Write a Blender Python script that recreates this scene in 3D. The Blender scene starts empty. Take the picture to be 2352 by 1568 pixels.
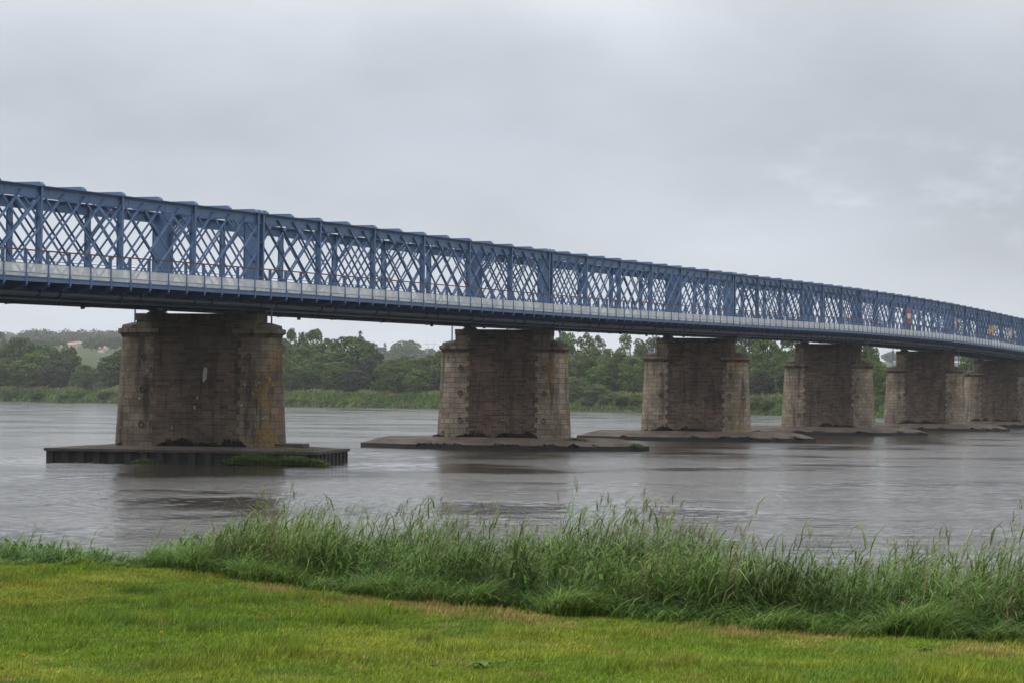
import bpy, math, random
import numpy as np
from mathutils import Vector, Matrix

random.seed(7)
R = np.random.default_rng(7)
D = bpy.data
scn = bpy.context.scene
COL = scn.collection

# ------------------------------------------------------------------ camera
CAM_Z = 5.2
FOC, PITCH, ROLL = 5200.0, math.atan(117 / 5200.0), 0.0105
W0, H0 = 2352.0, 1568.0
fw = Vector((0, math.cos(PITCH), math.sin(PITCH)))
up0 = Vector((0, -math.sin(PITCH), math.cos(PITCH)))
rt0 = Vector((1, 0, 0))
cr = math.cos(ROLL); sr = math.sin(ROLL)
RT = rt0 * cr + up0 * sr
UP = up0 * cr - rt0 * sr
camd = D.cameras.new("camera")
cam = D.objects.new("camera", camd)
COL.objects.link(cam)
cam.matrix_world = Matrix(((RT.x, UP.x, -fw.x, 0), (RT.y, UP.y, -fw.y, 0), (RT.z, UP.z, -fw.z, CAM_Z), (0, 0, 0, 1)))
camd.sensor_width = 36
camd.lens = FOC / W0 * 36
camd.clip_start = 0.5
camd.clip_end = 20000
scn.camera = cam


def at(x, y, Y):
    """the world point at depth Y (metres north of the camera) that the photograph shows at (x, y)"""
    d = fw * FOC + RT * (x - W0 / 2) - UP * (y - H0 / 2)
    return Vector((0, 0, CAM_Z)) + d * (Y / d.y)


# ------------------------------------------------------------------ world, sun, exposure
SUN_EL, SUN_ROT = math.radians(52), math.radians(-128)
wd = D.worlds.new("World")
scn.world = wd
wd.use_nodes = True
nt = wd.node_tree
nt.nodes.clear()
N = lambda t: nt.nodes.new(t)
L = lambda a, b: nt.links.new(a, b)
sky = N("ShaderNodeTexSky"); sky.sky_type = 'NISHITA'; sky.sun_disc = False
sky.sun_elevation = SUN_EL; sky.sun_rotation = SUN_ROT
sky.air_density = 1.5; sky.dust_density = 4
tc = N("ShaderNodeTexCoord")
sep = N("ShaderNodeSeparateXYZ"); L(tc.outputs["Generated"], sep.inputs[0])
ramp = N("ShaderNodeValToRGB")
cr_ = ramp.color_ramp
stops = [(0.0, (.74, .785, .855)), (.045, (.71, .755, .83)), (.085, (.595, .64, .715)), (.115, (.55, .595, .675)),
         (.15, (.625, .67, .745)), (.19, (.835, .87, .925)), (.30, (1.22, 1.25, 1.30)), (.6, (1.6, 1.63, 1.68)), (1, (2.05, 2.07, 2.12))]
cr_.elements[0].position, cr_.elements[0].color = stops[0][0], stops[0][1] + (1,)
cr_.elements[1].position, cr_.elements[1].color = stops[-1][0], stops[-1][1] + (1,)
for p, c in stops[1:-1]:
    e = cr_.elements.new(p); e.color = c + (1,)


def nmath(op, a, b=None, c=None, tree=None):
    t = tree or nt
    n = t.nodes.new("ShaderNodeMath"); n.operation = op
    for i, v in enumerate((a, b, c)):
        if v is None:
            continue
        if isinstance(v, (int, float)):
            n.inputs[i].default_value = v
        else:
            t.links.new(v, n.inputs[i])
    return n.outputs[0]


def nmap(v, a, b, c, d, tree=None, smooth=True):
    t = tree or nt
    n = t.nodes.new("ShaderNodeMapRange")
    if smooth:
        n.interpolation_type = 'SMOOTHSTEP'
    t.links.new(v, n.inputs[0])
    for i, q in enumerate((a, b, c, d)):
        n.inputs[1 + i].default_value = q
    return n.outputs[0]


wn = N("ShaderNodeTexNoise"); wn.inputs["Scale"].default_value = 3.2; wn.inputs["Detail"].default_value = 3
wm = N("ShaderNodeMapping"); L(tc.outputs["Generated"], wm.inputs[0]); wm.inputs["Scale"].default_value = (1.4, 1.4, 2.2)
L(wm.outputs[0], wn.inputs["Vector"])
zz = nmath('ADD', sep.outputs[2], nmath('MULTIPLY', nmath('SUBTRACT', wn.outputs[0], .5), .07))
L(zz, ramp.inputs[0])
cn = N("ShaderNodeTexNoise"); cn.inputs["Scale"].default_value = 4.3; cn.inputs["Detail"].default_value = 6; cn.inputs["Roughness"].default_value = .52
cm = N("ShaderNodeMapping"); L(tc.outputs["Generated"], cm.inputs[0]); cm.inputs["Scale"].default_value = (1.5, 1.5, 3.2); cm.inputs["Location"].default_value = (3.1, .4, 1.7)
L(cm.outputs[0], cn.inputs["Vector"])
cloud = nmap(cn.outputs[0], .28, .72, .90, 1.10)
side = nmap(sep.outputs[0], .02, .27, 1.0, .86)
# ragged pale breaks low on the right
wsp = N("ShaderNodeTexNoise"); wsp.inputs["Scale"].default_value = 9; wsp.inputs["Detail"].default_value = 7; wsp.inputs["Roughness"].default_value = .6
wspm = N("ShaderNodeMapping"); L(tc.outputs["Generated"], wspm.inputs[0]); wspm.inputs["Scale"].default_value = (2.2, 1.5, 5.5); wspm.inputs["Location"].default_value = (.7, 2.2, .36)
L(wspm.outputs[0], wsp.inputs["Vector"])
wmask = nmath('MULTIPLY', nmap(sep.outputs[0], .05, .14, 0, 1), nmath('MULTIPLY', nmap(sep.outputs[2], .052, .078, 0, 1), nmap(sep.outputs[2], .10, .125, 1, 0)))
wisp = nmath('MULTIPLY', nmap(wsp.outputs[0], .46, .72, 0, .20), wmask)
fac = nmath('ADD', nmath('MULTIPLY', cloud, side), wisp)
vm = N("ShaderNodeVectorMath"); vm.operation = 'SCALE'; L(ramp.outputs[0], vm.inputs[0]); L(nmath('MULTIPLY', fac, 10.0), vm.inputs["Scale"])
mixs = N("ShaderNodeMix"); mixs.data_type = 'RGBA'; mixs.inputs[0].default_value = .94
L(sky.outputs[0], mixs.inputs[6]); L(vm.outputs[0], mixs.inputs[7])
bg = N("ShaderNodeBackground"); bg.inputs[1].default_value = .1
L(mixs.outputs[2], bg.inputs[0])
wo = N("ShaderNodeOutputWorld"); L(bg.outputs[0], wo.inputs[0])

sund = D.lights.new("sun", 'SUN'); sund.energy = 0.9; sund.angle = math.radians(25); sund.color = (1, .96, .9)
sun = D.objects.new("sun", sund); COL.objects.link(sun)
sdir = Vector((math.sin(SUN_ROT) * math.cos(SUN_EL), math.cos(SUN_ROT) * math.cos(SUN_EL), math.sin(SUN_EL)))
sun.rotation_euler = sdir.to_track_quat('Z', 'Y').to_euler()
sun.location = (-40, -40, 80)

vs = scn.view_settings
vs.view_transform = 'Standard'; vs.look = 'None'; vs.exposure = 0.0; vs.gamma = 1.0
vs.use_curve_mapping = False
cy = scn.cycles
cy.use_denoising = True
cy.denoising_prefilter = 'ACCURATE'
cy.max_bounces = 6; cy.diffuse_bounces = 3; cy.glossy_bounces = 3; cy.transparent_max_bounces = 16; cy.volume_bounces = 1
cy.caustics_reflective = False; cy.caustics_refractive = False

# ------------------------------------------------------------------ helpers


class MB:
    """collects boxes, bars and sheets into one mesh"""

    def __init__(self):
        self.v = []; self.f = []; self.uv = []; self.m = []

    def add(self, vs_, fs, uvs=None, mi=0):
        o = len(self.v)
        self.v.extend([tuple(p) for p in vs_])
        for k, f in enumerate(fs):
            self.f.append(tuple(i + o for i in f))
            self.m.append(mi)
            self.uv.append(uvs[k] if uvs else None)

    def box(self, x0, x1, y0, y1, z0, z1, mi=0):
        v = [(x0, y0, z0), (x1, y0, z0), (x1, y1, z0), (x0, y1, z0), (x0, y0, z1), (x1, y0, z1), (x1, y1, z1), (x0, y1, z1)]
        self.add(v, [(0, 3, 2, 1), (4, 5, 6, 7), (0, 1, 5, 4), (1, 2, 6, 5), (2, 3, 7, 6), (3, 0, 4, 7)], None, mi)

    def bar(self, p, q, w, h, side=None, mi=0):
        """box from p to q; w across 'side', h across the third axis"""
        p = Vector(p); q = Vector(q); d = (q - p).normalized()
        s = Vector(side) if side is not None else Vector((0, 0, 1)).cross(d)
        if s.length < 1e-6:
            s = Vector((1, 0, 0))
        s = (s - d * s.dot(d)).normalized()
        n = d.cross(s)
        s = s * (w / 2); n = n * (h / 2)
        v = [p - s - n, p + s - n, p + s + n, p - s + n, q - s - n, q + s - n, q + s + n, q - s + n]
        self.add(v, [(0, 3, 2, 1), (4, 5, 6, 7), (0, 1, 5, 4), (1, 2, 6, 5), (2, 3, 7, 6), (3, 0, 4, 7)], None, mi)

    def tube(self, pts, r, n=8, mi=0, caps=True):
        pts = [Vector(p) for p in pts]
        rr = r if isinstance(r, (list, tuple)) else [r] * len(pts)
        vv = []; ff = []
        for i, p in enumerate(pts):
            d = (pts[min(i + 1, len(pts) - 1)] - pts[max(i - 1, 0)]).normalized()
            a = Vector((0, 0, 1)) if abs(d.z) < .9 else Vector((1, 0, 0))
            s = d.cross(a).normalized(); t = d.cross(s)
            for k in range(n):
                an = 2 * math.pi * k / n
                vv.append(p + (s * math.cos(an) + t * math.sin(an)) * rr[i])
        for i in range(len(pts) - 1):
            for k in range(n):
                ff.append((i * n + k, i * n + (k + 1) % n, (i + 1) * n + (k + 1) % n, (i + 1) * n + k))
        if caps:
            ff.append(tuple(range(n))[::-1]); ff.append(tuple((len(pts) - 1) * n + k for k in range(n)))
        self.add(vv, ff, None, mi)

    def torus(self, c, r, t, ax=(0, 1, 0), n=14, m=6):
        ax = Vector(ax).normalized()
        a = ax.orthogonal().normalized(); b = ax.cross(a); c = Vector(c)
        vv = []; ff = []
        for i in range(n):
            an = 2 * math.pi * i / n
            d = a * math.cos(an) + b * math.sin(an)
            for j in range(m):
                bn = 2 * math.pi * j / m
                vv.append(c + d * (r + t * math.cos(bn)) + ax * t * math.sin(bn))
        for i in range(n):
            for j in range(m):
                ff.append((i * m + j, ((i + 1) % n) * m + j, ((i + 1) % n) * m + (j + 1) % m, i * m + (j + 1) % m))
        self.add(vv, ff)

    def prism(self, poly, axis_a, axis_b, axis_n, o, depth, mi=0):
        """extrude the 2-d polygon poly (in axis_a, axis_b) by depth along axis_n from o"""
        a = Vector(axis_a); b = Vector(axis_b); n = Vector(axis_n); o = Vector(o)
        k = len(poly)
        v = [o + a * p[0] + b * p[1] for p in poly] + [o + a * p[0] + b * p[1] + n * depth for p in poly]
        f = [tuple(range(k)), tuple(range(2 * k - 1, k - 1, -1))] + [(i, i + k, (i + 1) % k + k, (i + 1) % k) for i in range(k)]
        self.add(v, f, None, mi)

    def build(self, name, mat, parent=None, smooth=False, bevel=0):
        me = D.meshes.new(name)
        me.from_pydata(self.v, [], self.f)
        mats = mat if isinstance(mat, (list, tuple)) else [mat]
        for m_ in mats:
            me.materials.append(m_)
        if len(mats) > 1:
            me.polygons.foreach_set("material_index", self.m)
        if any(u is not None for u in self.uv):
            lay = me.uv_layers.new(name="UVMap")
            k = 0
            for f, u in zip(self.f, self.uv):
                for j in range(len(f)):
                    if u is not None:
                        lay.data[k].uv = u[j]
                    k += 1
        if smooth:
            me.polygons.foreach_set("use_smooth", [True] * len(self.f))
        me.update()
        o = D.objects.new(name, me)
        COL.objects.link(o)
        if parent:
            o.parent = parent
        if bevel:
            b = o.modifiers.new("bevel", 'BEVEL'); b.width = bevel; b.segments = 1; b.limit_method = 'ANGLE'
        return o


def fast_mesh(name, verts, faces_n, mat, parent=None, smooth=False, col=None):
    """verts: (n,3) array laid out face by face, every face with faces_n corners"""
    n = len(verts)
    me = D.meshes.new(name)
    me.vertices.add(n)
    me.vertices.foreach_set("co", np.ascontiguousarray(verts, dtype=np.float32).ravel())
    nf = n // faces_n
    me.loops.add(n)
    me.loops.foreach_set("vertex_index", np.arange(n, dtype=np.int32))
    me.polygons.add(nf)
    me.polygons.foreach_set("loop_start", np.arange(0, n, faces_n, dtype=np.int32))
    if smooth:
        me.polygons.foreach_set("use_smooth", np.ones(nf, dtype=bool))
    if col is not None:
        a = me.color_attributes.new("Col", 'FLOAT_COLOR', 'POINT')
        c4 = np.ones((n, 4), dtype=np.float32); c4[:, :3] = col
        a.data.foreach_set("color", c4.ravel())
    me.materials.append(mat)
    me.update(calc_edges=True)
    o = D.objects.new(name, me)
    COL.objects.link(o)
    if parent:
        o.parent = parent
    return o


def idx_mesh(name, verts, faces, mat, parent=None, smooth=True, col=None):
    """verts (n,3), faces (m,4) shared-vertex mesh"""
    me = D.meshes.new(name)
    n = len(verts); m_, k = faces.shape
    me.vertices.add(n); me.vertices.foreach_set("co", np.ascontiguousarray(verts, dtype=np.float32).ravel())
    me.loops.add(m_ * k); me.loops.foreach_set("vertex_index", faces.astype(np.int32).ravel())
    me.polygons.add(m_); me.polygons.foreach_set("loop_start", np.arange(0, m_ * k, k, dtype=np.int32))
    if smooth:
        me.polygons.foreach_set("use_smooth", np.ones(m_, dtype=bool))
    if col is not None:
        a = me.color_attributes.new("Col", 'FLOAT_COLOR', 'POINT')
        c4 = np.ones((n, 4), dtype=np.float32); c4[:, :3] = col
        a.data.foreach_set("color", c4.ravel())
    me.materials.append(mat)
    me.update(calc_edges=True)
    o = D.objects.new(name, me); COL.objects.link(o)
    if parent:
        o.parent = parent
    return o


def tag(o, label=None, cat=None, group=None, kind=None):
    if label: o["label"] = label
    if cat: o["category"] = cat
    if group: o["group"] = group
    if kind: o["kind"] = kind
    return o


def empty(name, loc=(0, 0, 0), rz=0.0):
    o = D.objects.new(name, None); COL.objects.link(o)
    o.location = loc; o.rotation_euler = (0, 0, rz)
    o.empty_display_size = .3
    return o


def copy_tree(o, parent=None):
    c = o.copy(); COL.objects.link(c)
    c.parent = parent
    for ch in list(o.children):
        copy_tree(ch, c)
    return c


def vnoise(x, y, s, seed=0):
    """smooth value noise, arrays in, 0..1 out"""
    x = np.asarray(x, dtype=float) / s + 137.3 * seed + 1000; y = np.asarray(y, dtype=float) / s + 71.7 * seed + 1000
    xi = np.floor(x).astype(np.int64); yi = np.floor(y).astype(np.int64)
    fx = x - xi; fy = y - yi
    fx = fx * fx * (3 - 2 * fx); fy = fy * fy * (3 - 2 * fy)

    def h(a, b):
        n = (a * 374761393 + b * 668265263 + seed * 982451653) & 0x7fffffff
        n = ((n ^ (n >> 13)) * 1274126177) & 0x7fffffff
        return ((n ^ (n >> 16)) & 0xffff) / 65535.0
    return (h(xi, yi) * (1 - fx) + h(xi + 1, yi) * fx) * (1 - fy) + (h(xi, yi + 1) * (1 - fx) + h(xi + 1, yi + 1) * fx) * fy


def fbm(x, y, s, seed=0, o=3):
    t = 0; a = 1; w = 0
    for k in range(o):
        t = t + a * vnoise(x, y, s / 2 ** k, seed + k); w += a; a *= .5
    return t / w


# ------------------------------------------------------------------ materials
def mat(name):
    m = D.materials.new(name); m.use_nodes = True
    t = m.node_tree
    return m, t, t.nodes["Principled BSDF"]


def ramp_node(t, fac, stops):
    r = t.nodes.new("ShaderNodeValToRGB")
    e = r.color_ramp.elements
    e[0].position = stops[0][0]; e[0].color = tuple(stops[0][1]) + (1,)
    e[1].position = stops[-1][0]; e[1].color = tuple(stops[-1][1]) + (1,)
    for p, c in stops[1:-1]:
        q = e.new(p); q.color = tuple(c) + (1,)
    t.links.new(fac, r.inputs[0])
    return r.outputs[0]


def noise(t, vec, scale, detail=4, rough=.55, sc=None, loc=None):
    n = t.nodes.new("ShaderNodeTexNoise")
    n.inputs["Scale"].default_value = scale; n.inputs["Detail"].default_value = detail; n.inputs["Roughness"].default_value = rough
    if sc or loc:
        mp = t.nodes.new("ShaderNodeMapping")
        if sc: mp.inputs["Scale"].default_value = sc
        if loc: mp.inputs["Location"].default_value = loc
        t.links.new(vec, mp.inputs[0]); vec = mp.outputs[0]
    t.links.new(vec, n.inputs["Vector"])
    return n.outputs[0]


def mixc(t, fac, a, b, mode='MIX'):
    n = t.nodes.new("ShaderNodeMix"); n.data_type = 'RGBA'; n.blend_type = mode
    for s, v in ((0, fac), (6, a), (7, b)):
        if isinstance(v, (int, float)):
            n.inputs[s].default_value = v
        elif isinstance(v, tuple):
            n.inputs[s].default_value = v + (1,) if len(v) == 3 else v
        else:
            t.links.new(v, n.inputs[s])
    return n.outputs[2]


def objco(t):
    return t.nodes.new("ShaderNodeTexCoord").outputs["Object"]


def bump(t, b, h, strength=.5, dist=.02):
    n = t.nodes.new("ShaderNodeBump"); n.inputs["Strength"].default_value = strength; n.inputs["Distance"].default_value = dist
    t.links.new(h, n.inputs["Height"]); t.links.new(n.outputs[0], b.inputs["Normal"])


def simple(name, c, rough=.6, var=.25, scale=1.5, metal=0, spec=.5):
    m, t, b = mat(name)
    n = noise(t, objco(t), scale, 5)
    lo = tuple(x * (1 - var) for x in c); hi = tuple(x * (1 + var) for x in c)
    t.links.new(ramp_node(t, n, [(.3, lo), (.7, hi)]), b.inputs["Base Color"])
    b.inputs["Roughness"].default_value = rough; b.inputs["Metallic"].default_value = metal
    b.inputs["Specular IOR Level"].default_value = spec
    return m


# blue bridge paint, chalky and streaked
def steel_mat():
    m, t, b = mat("blue_bridge_paint")
    co = objco(t)
    n1 = noise(t, co, .35, 6, .6)
    n2 = noise(t, co, 3.0, 5, .6, sc=(1, 1, .25))
    c = ramp_node(t, n1, [(.3, (.060, .116, .228)), (.7, (.090, .160, .292))])
    c = mixc(t, nmap(n2, .52, .75, 0, .45, t), c, (.075, .100, .145))
    n3 = noise(t, co, 7.0, 4, .7)
    c = mixc(t, nmap(n3, .66, .8, 0, .5, t), c, (.11, .075, .055))
    t.links.new(c, b.inputs["Base Color"])
    b.inputs["Roughness"].default_value = .48
    return m


M_STEEL = steel_mat()
M_DARK = simple("shade_painted_steel", (.012, .019, .038), .7, .4, .8)  # steel under the deck, its shade painted into the near-black colour
M_PIPE = simple("grey_blue_pipe_paint", (.055, .068, .095), .5, .25, .6)
M_RAIL = simple("rusty_brown_handrail", (.105, .042, .028), .55, .35, 2)
M_ROAD = simple("asphalt", (.05, .05, .052), .85, .2, 2)
M_WALK = simple("walkway_planks", (.16, .14, .12), .8, .25, 2)
M_IRON = simple("rusted_iron", (.03, .022, .018), .8, .4, 4)


def mesh_screen_mat():
    m, t, b = mat("pale_perforated_screen")
    co = objco(t)
    n = noise(t, co, 2.2, 5, .6)
    t.links.new(ramp_node(t, n, [(.3, (.60, .62, .61)), (.7, (.76, .78, .76))]), b.inputs["Base Color"])
    b.inputs["Roughness"].default_value = .6
    tr = t.nodes.new("ShaderNodeBsdfTransparent")
    mx = t.nodes.new("ShaderNodeMixShader")
    t.links.new(nmap(noise(t, co, .6, 3), .35, .65, .50, .66, t), mx.inputs[0])
    t.links.new(tr.outputs[0], mx.inputs[1]); t.links.new(b.outputs[0], mx.inputs[2])
    t.links.new(mx.outputs[0], t.nodes["Material Output"].inputs[0])
    return m


M_SCREEN = mesh_screen_mat()


def stone_mat(name, bw, bh, c1, c2, mortar, msize, lichen, streak, squash=1.0):
    """coursed masonry on the UV map (metres); lichen and run-off streaks as wear"""
    m, t, b = mat(name)
    tcn = t.nodes.new("ShaderNodeTexCoord"); uv = tcn.outputs["UV"]; co = tcn.outputs["Object"]
    oi = t.nodes.new("ShaderNodeObjectInfo")
    off = t.nodes.new("ShaderNodeVectorMath"); off.operation = 'ADD'
    cmb = t.nodes.new("ShaderNodeCombineXYZ")
    t.links.new(nmath('MULTIPLY', oi.outputs["Random"], 91.0, None, t), cmb.inputs[0]); t.links.new(nmath('MULTIPLY', oi.outputs["Random"], 37.0, None, t), cmb.inputs[1])
    t.links.new(co, off.inputs[0]); t.links.new(cmb.outputs[0], off.inputs[1]); cr2 = off.outputs[0]
    wob = t.nodes.new("ShaderNodeTexNoise"); wob.inputs["Scale"].default_value = 1.7; t.links.new(uv, wob.inputs["Vector"])
    wv = t.nodes.new("ShaderNodeVectorMath"); wv.operation = 'MULTIPLY_ADD'
    t.links.new(wob.outputs[1], wv.inputs[0]); wv.inputs[1].default_value = (.06, .04, 0); t.links.new(uv, wv.inputs[2])
    br = t.nodes.new("ShaderNodeTexBrick")
    t.links.new(wv.outputs[0], br.inputs["Vector"])
    br.inputs["Scale"].default_value = 1
    br.inputs["Brick Width"].default_value = bw; br.inputs["Row Height"].default_value = bh
    br.inputs["Mortar Size"].default_value = msize; br.inputs["Mortar Smooth"].default_value = .3; br.inputs["Bias"].default_value = 0
    br.offset = .5; br.squash = squash; br.squash_frequency = 3
    br.inputs["Color1"].default_value = c1 + (1,); br.inputs["Color2"].default_value = c2 + (1,); br.inputs["Mortar"].default_value = mortar + (1,)
    c = br.outputs[0]
    g = noise(t, cr2, 9, 6, .7)
    c = mixc(t, 1.0, c, ramp_node(t, g, [(.25, (.55, .55, .55)), (.75, (1.35, 1.33, 1.3))]), 'MULTIPLY')
    big = noise(t, cr2, .42, 5, .6)
    c = mixc(t, 1.0, c, ramp_node(t, big, [(.3, (.5, .5, .5)), (.68, (1.2, 1.17, 1.12))]), 'MULTIPLY')
    # black run-off streaks
    st = noise(t, cr2, 1.0, 5, .65, sc=(1.5, 1.5, .16))
    c = mixc(t, nmap(st, .47, .68, 0, streak, t), c, (.013, .012, .011))
    # pale lime bloom
    lm = noise(t, cr2, 1.0, 6, .7, sc=(2.3, 2.3, .9), loc=(4, 9, 2))
    c = mixc(t, nmap(lm, .67, .74, 0, .5, t), c, (.30, .29, .27))
    if lichen:
        li = noise(t, cr2, 1.0, 7, .68, sc=(.8, .8, .5), loc=(2, 7, 5))
        l2 = noise(t, cr2, 5.0, 5, .7)
        f = nmath('MULTIPLY', nmap(li, .5, .6, 0, 1, t), nmap(l2, .4, .6, .15, lichen, t), None, t)
        # lichen grows on the end turned to the light wind, +x
        sx = t.nodes.new("ShaderNodeSeparateXYZ"); t.links.new(co, sx.inputs[0])
        f = nmath('MULTIPLY', f, nmap(sx.outputs[0], 3.2, 4.6, 0, 1, t), None, t)
        c = mixc(t, f, c, (.20, .115, .018))
        sp = noise(t, cr2, 3.2, 2, .5, loc=(1, 1, 8))
        c = mixc(t, nmap(sp, .70, .73, 0, .8, t), c, (.33, .32, .29))
    t.links.new(c, b.inputs["Base Color"])
    b.inputs["Roughness"].default_value = .9; b.inputs["Specular IOR Level"].default_value = .25
    hh = nmath('ADD', nmath('MULTIPLY', br.outputs["Fac"], -1.0, None, t), nmath('MULTIPLY', g, .6, None, t), None, t)
    bump(t, b, hh, .7, .03)
    return m


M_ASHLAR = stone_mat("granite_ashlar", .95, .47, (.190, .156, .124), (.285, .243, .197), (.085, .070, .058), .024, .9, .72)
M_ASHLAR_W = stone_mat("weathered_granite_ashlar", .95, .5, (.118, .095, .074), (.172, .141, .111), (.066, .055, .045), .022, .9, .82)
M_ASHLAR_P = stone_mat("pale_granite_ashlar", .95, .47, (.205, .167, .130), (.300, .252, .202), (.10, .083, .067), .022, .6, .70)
M_BRICK = stone_mat("dark_rubble_courses", .62, .21, (.036, .023, .018), (.150, .096, .070), (.165, .132, .106), .024, 0, .75, 1.5)
M_BRICK_W = stone_mat("sooty_rubble_courses", .62, .21, (.044, .032, .026), (.118, .086, .066), (.115, .094, .078), .022, 0, .8, 1.5)
M_COPING = stone_mat("coping_granite", 1.3, .6, (.066, .054, .044), (.098, .081, .066), (.04, .035, .032), .012, 0, .9)
M_CONC = simple("stained_concrete", (.085, .066, .052), .9, .45, .7, spec=.3)
M_CAP = simple("dark_capping_concrete", (.052, .042, .034), .9, .4, .9, spec=.3)
M_PILE = simple("tarred_sheet_pile", (.0095, .0085, .0075), .85, .5, 1.1)
M_MOSS = simple("black_moss", (.012, .012, .008), .95, .5, 2, spec=.1)
M_LIME = simple("pale_render_remnant", (.27, .25, .22), .9, .2, 3)


def leaf_mat(name, cs, trans=.25, rnd=.35, rough=.6):
    """foliage: cs = dark, mid, light; every leaf clump takes its own shade"""
    m, t, b = mat(name)
    geo = t.nodes.new("ShaderNodeNewGeometry")
    oi = t.nodes.new("ShaderNodeObjectInfo")
    c = ramp_node(t, geo.outputs["Random Per Island"], [(0, cs[0]), (.5, cs[1]), (1, cs[2])])
    big = noise(t, objco(t), .33, 3, .5)
    c = mixc(t, 1.0, c, ramp_node(t, big, [(.3, (.72, .74, .7)), (.7, (1.22, 1.2, 1.1))]), 'MULTIPLY')
    hs = t.nodes.new("ShaderNodeHueSaturation")
    t.links.new(nmap(oi.outputs["Random"], 0, 1, .488, .51, t, False), hs.inputs["Hue"])
    t.links.new(nmap(oi.outputs["Random"], 0, 1, 1 - rnd * .6, 1 + rnd * .6, t, False), hs.inputs["Value"])
    t.links.new(c, hs.inputs["Color"])
    t.links.new(hs.outputs[0], b.inputs["Base Color"])
    b.inputs["Roughness"].default_value = rough; b.inputs["Specular IOR Level"].default_value = .2
    tl = t.nodes.new("ShaderNodeBsdfTranslucent"); t.links.new(hs.outputs[0], tl.inputs[0])
    mx = t.nodes.new("ShaderNodeMixShader"); mx.inputs[0].default_value = trans
    t.links.new(b.outputs[0], mx.inputs[1]); t.links.new(tl.outputs[0], mx.inputs[2])
    t.links.new(mx.outputs[0], t.nodes["Material Output"].inputs[0])
    return m


M_LEAF = {
    'oak': leaf_mat("oak_leaves", [(.038, .062, .014), (.060, .100, .021), (.096, .148, .034)]),
    'ash': leaf_mat("ash_leaves", [(.046, .082, .015), (.076, .130, .022), (.122, .190, .034)]),
    'willow': leaf_mat("willow_leaves", [(.070, .095, .036), (.105, .142, .052), (.150, .190, .076)]),
    'poplar': leaf_mat("poplar_leaves", [(.066, .090, .030), (.098, .132, .044), (.140, .178, .066)]),
    'dark': leaf_mat("dark_foliage", [(.026, .034, .020), (.038, .048, .028), (.052, .064, .036)]),
    'conifer': leaf_mat("conifer_needles", [(.020, .032, .020), (.030, .045, .026), (.042, .058, .034)]),
    'wood': leaf_mat("distant_wood_leaves", [(.035, .050, .026), (.050, .072, .034), (.070, .095, .045)]),
}
M_BARK = simple("bark", (.06, .05, .04), .9, .3, 2)


def col_mat(name, trans=.3, rough=.55, spec=.3, noise_amt=.35):
    m, t, b = mat(name)
    a = t.nodes.new("ShaderNodeAttribute"); a.attribute_name = "Col"
    geo = t.nodes.new("ShaderNodeNewGeometry")
    v = nmap(geo.outputs["Random Per Island"], 0, 1, 1 - noise_amt, 1 + noise_amt, t, False)
    vmn = t.nodes.new("ShaderNodeVectorMath"); vmn.operation = 'SCALE'
    t.links.new(a.outputs["Color"], vmn.inputs[0]); t.links.new(v, vmn.inputs["Scale"])
    t.links.new(vmn.outputs[0], b.inputs["Base Color"])
    b.inputs["Roughness"].default_value = rough; b.inputs["Specular IOR Level"].default_value = spec
    if trans:
        tl = t.nodes.new("ShaderNodeBsdfTranslucent"); t.links.new(vmn.outputs[0], tl.inputs[0])
        mx = t.nodes.new("ShaderNodeMixShader"); mx.inputs[0].default_value = trans
        t.links.new(b.outputs[0], mx.inputs[1]); t.links.new(tl.outputs[0], mx.inputs[2])
        t.links.new(mx.outputs[0], t.nodes["Material Output"].inputs[0])
    return m


M_BLADE = col_mat("grass_blades", spec=.16)
M_SOIL = col_mat("turf_ground", 0, .95, .1, 0)


def water_mat():
    m, t, b = mat("river_water")
    geo = t.nodes.new("ShaderNodeNewGeometry")
    co = geo.outputs["Position"]
    b.inputs["Base Color"].default_value = (.034, .029, .021, 1)
    b.inputs["IOR"].default_value = 2.2
    b.inputs["Specular IOR Level"].default_value = .5
    cur = noise(t, co, 1.0, 4, .55, sc=(.035, .055, 1))           # smooth and ruffled patches
    amp = nmap(cur, .40, .60, .18, 1.1, t)
    t.links.new(nmap(cur, .38, .62, .05, .13, t), b.inputs["Roughness"])
    n1 = noise(t, co, 1.0, 3, .6, sc=(.8, 1.1, 1))
    n2 = noise(t, co, 1.0, 4, .7, sc=(2.6, 3.4, 1), loc=(3, 5, 0))
    n3 = noise(t, co, 1.0, 2, .5, sc=(.10, .16, 1), loc=(9, 5, 0))
    h = nmath('ADD', nmath('MULTIPLY', n1, .60, None, t), nmath('MULTIPLY', n2, .26, None, t), None, t)
    h = nmath('ADD', nmath('MULTIPLY', h, amp, None, t), nmath('MULTIPLY', n3, .25, None, t), None, t)
    bump(t, b, h, 1.0, .46)
    return m


M_WATER = water_mat()

# ------------------------------------------------------------------ foreground terrain
BX = np.array([-400, -60, -14, -4.8, -3.34, -1.73, -.6, .4, 1.64, 2.47, 3.42, 8, 60, 400.])
BY = np.array([330, 66, 29, 21.4, 20.8, 18.9, 17.65, 16.9, 16.2, 15.6, 15.1, 12.6, -18, -220.])
LAWN_Z = 3.55


def edge(X):
    return np.interp(X, BX, BY)


def ground_z(X, Y):
    X = np.asarray(X, float); Y = np.asarray(Y, float)
    d = Y - edge(X)
    z = LAWN_Z + .05 * (fbm(X, Y, 3.0, 3) - .5) + .02 * (vnoise(X, Y, .5, 8) - .5)
    s = np.clip(d - .3, 0, None)
    return z - np.where(s < 8, .40 * s + .012 * s * s, 4 + .6 * (s - 8) * .3)


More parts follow.
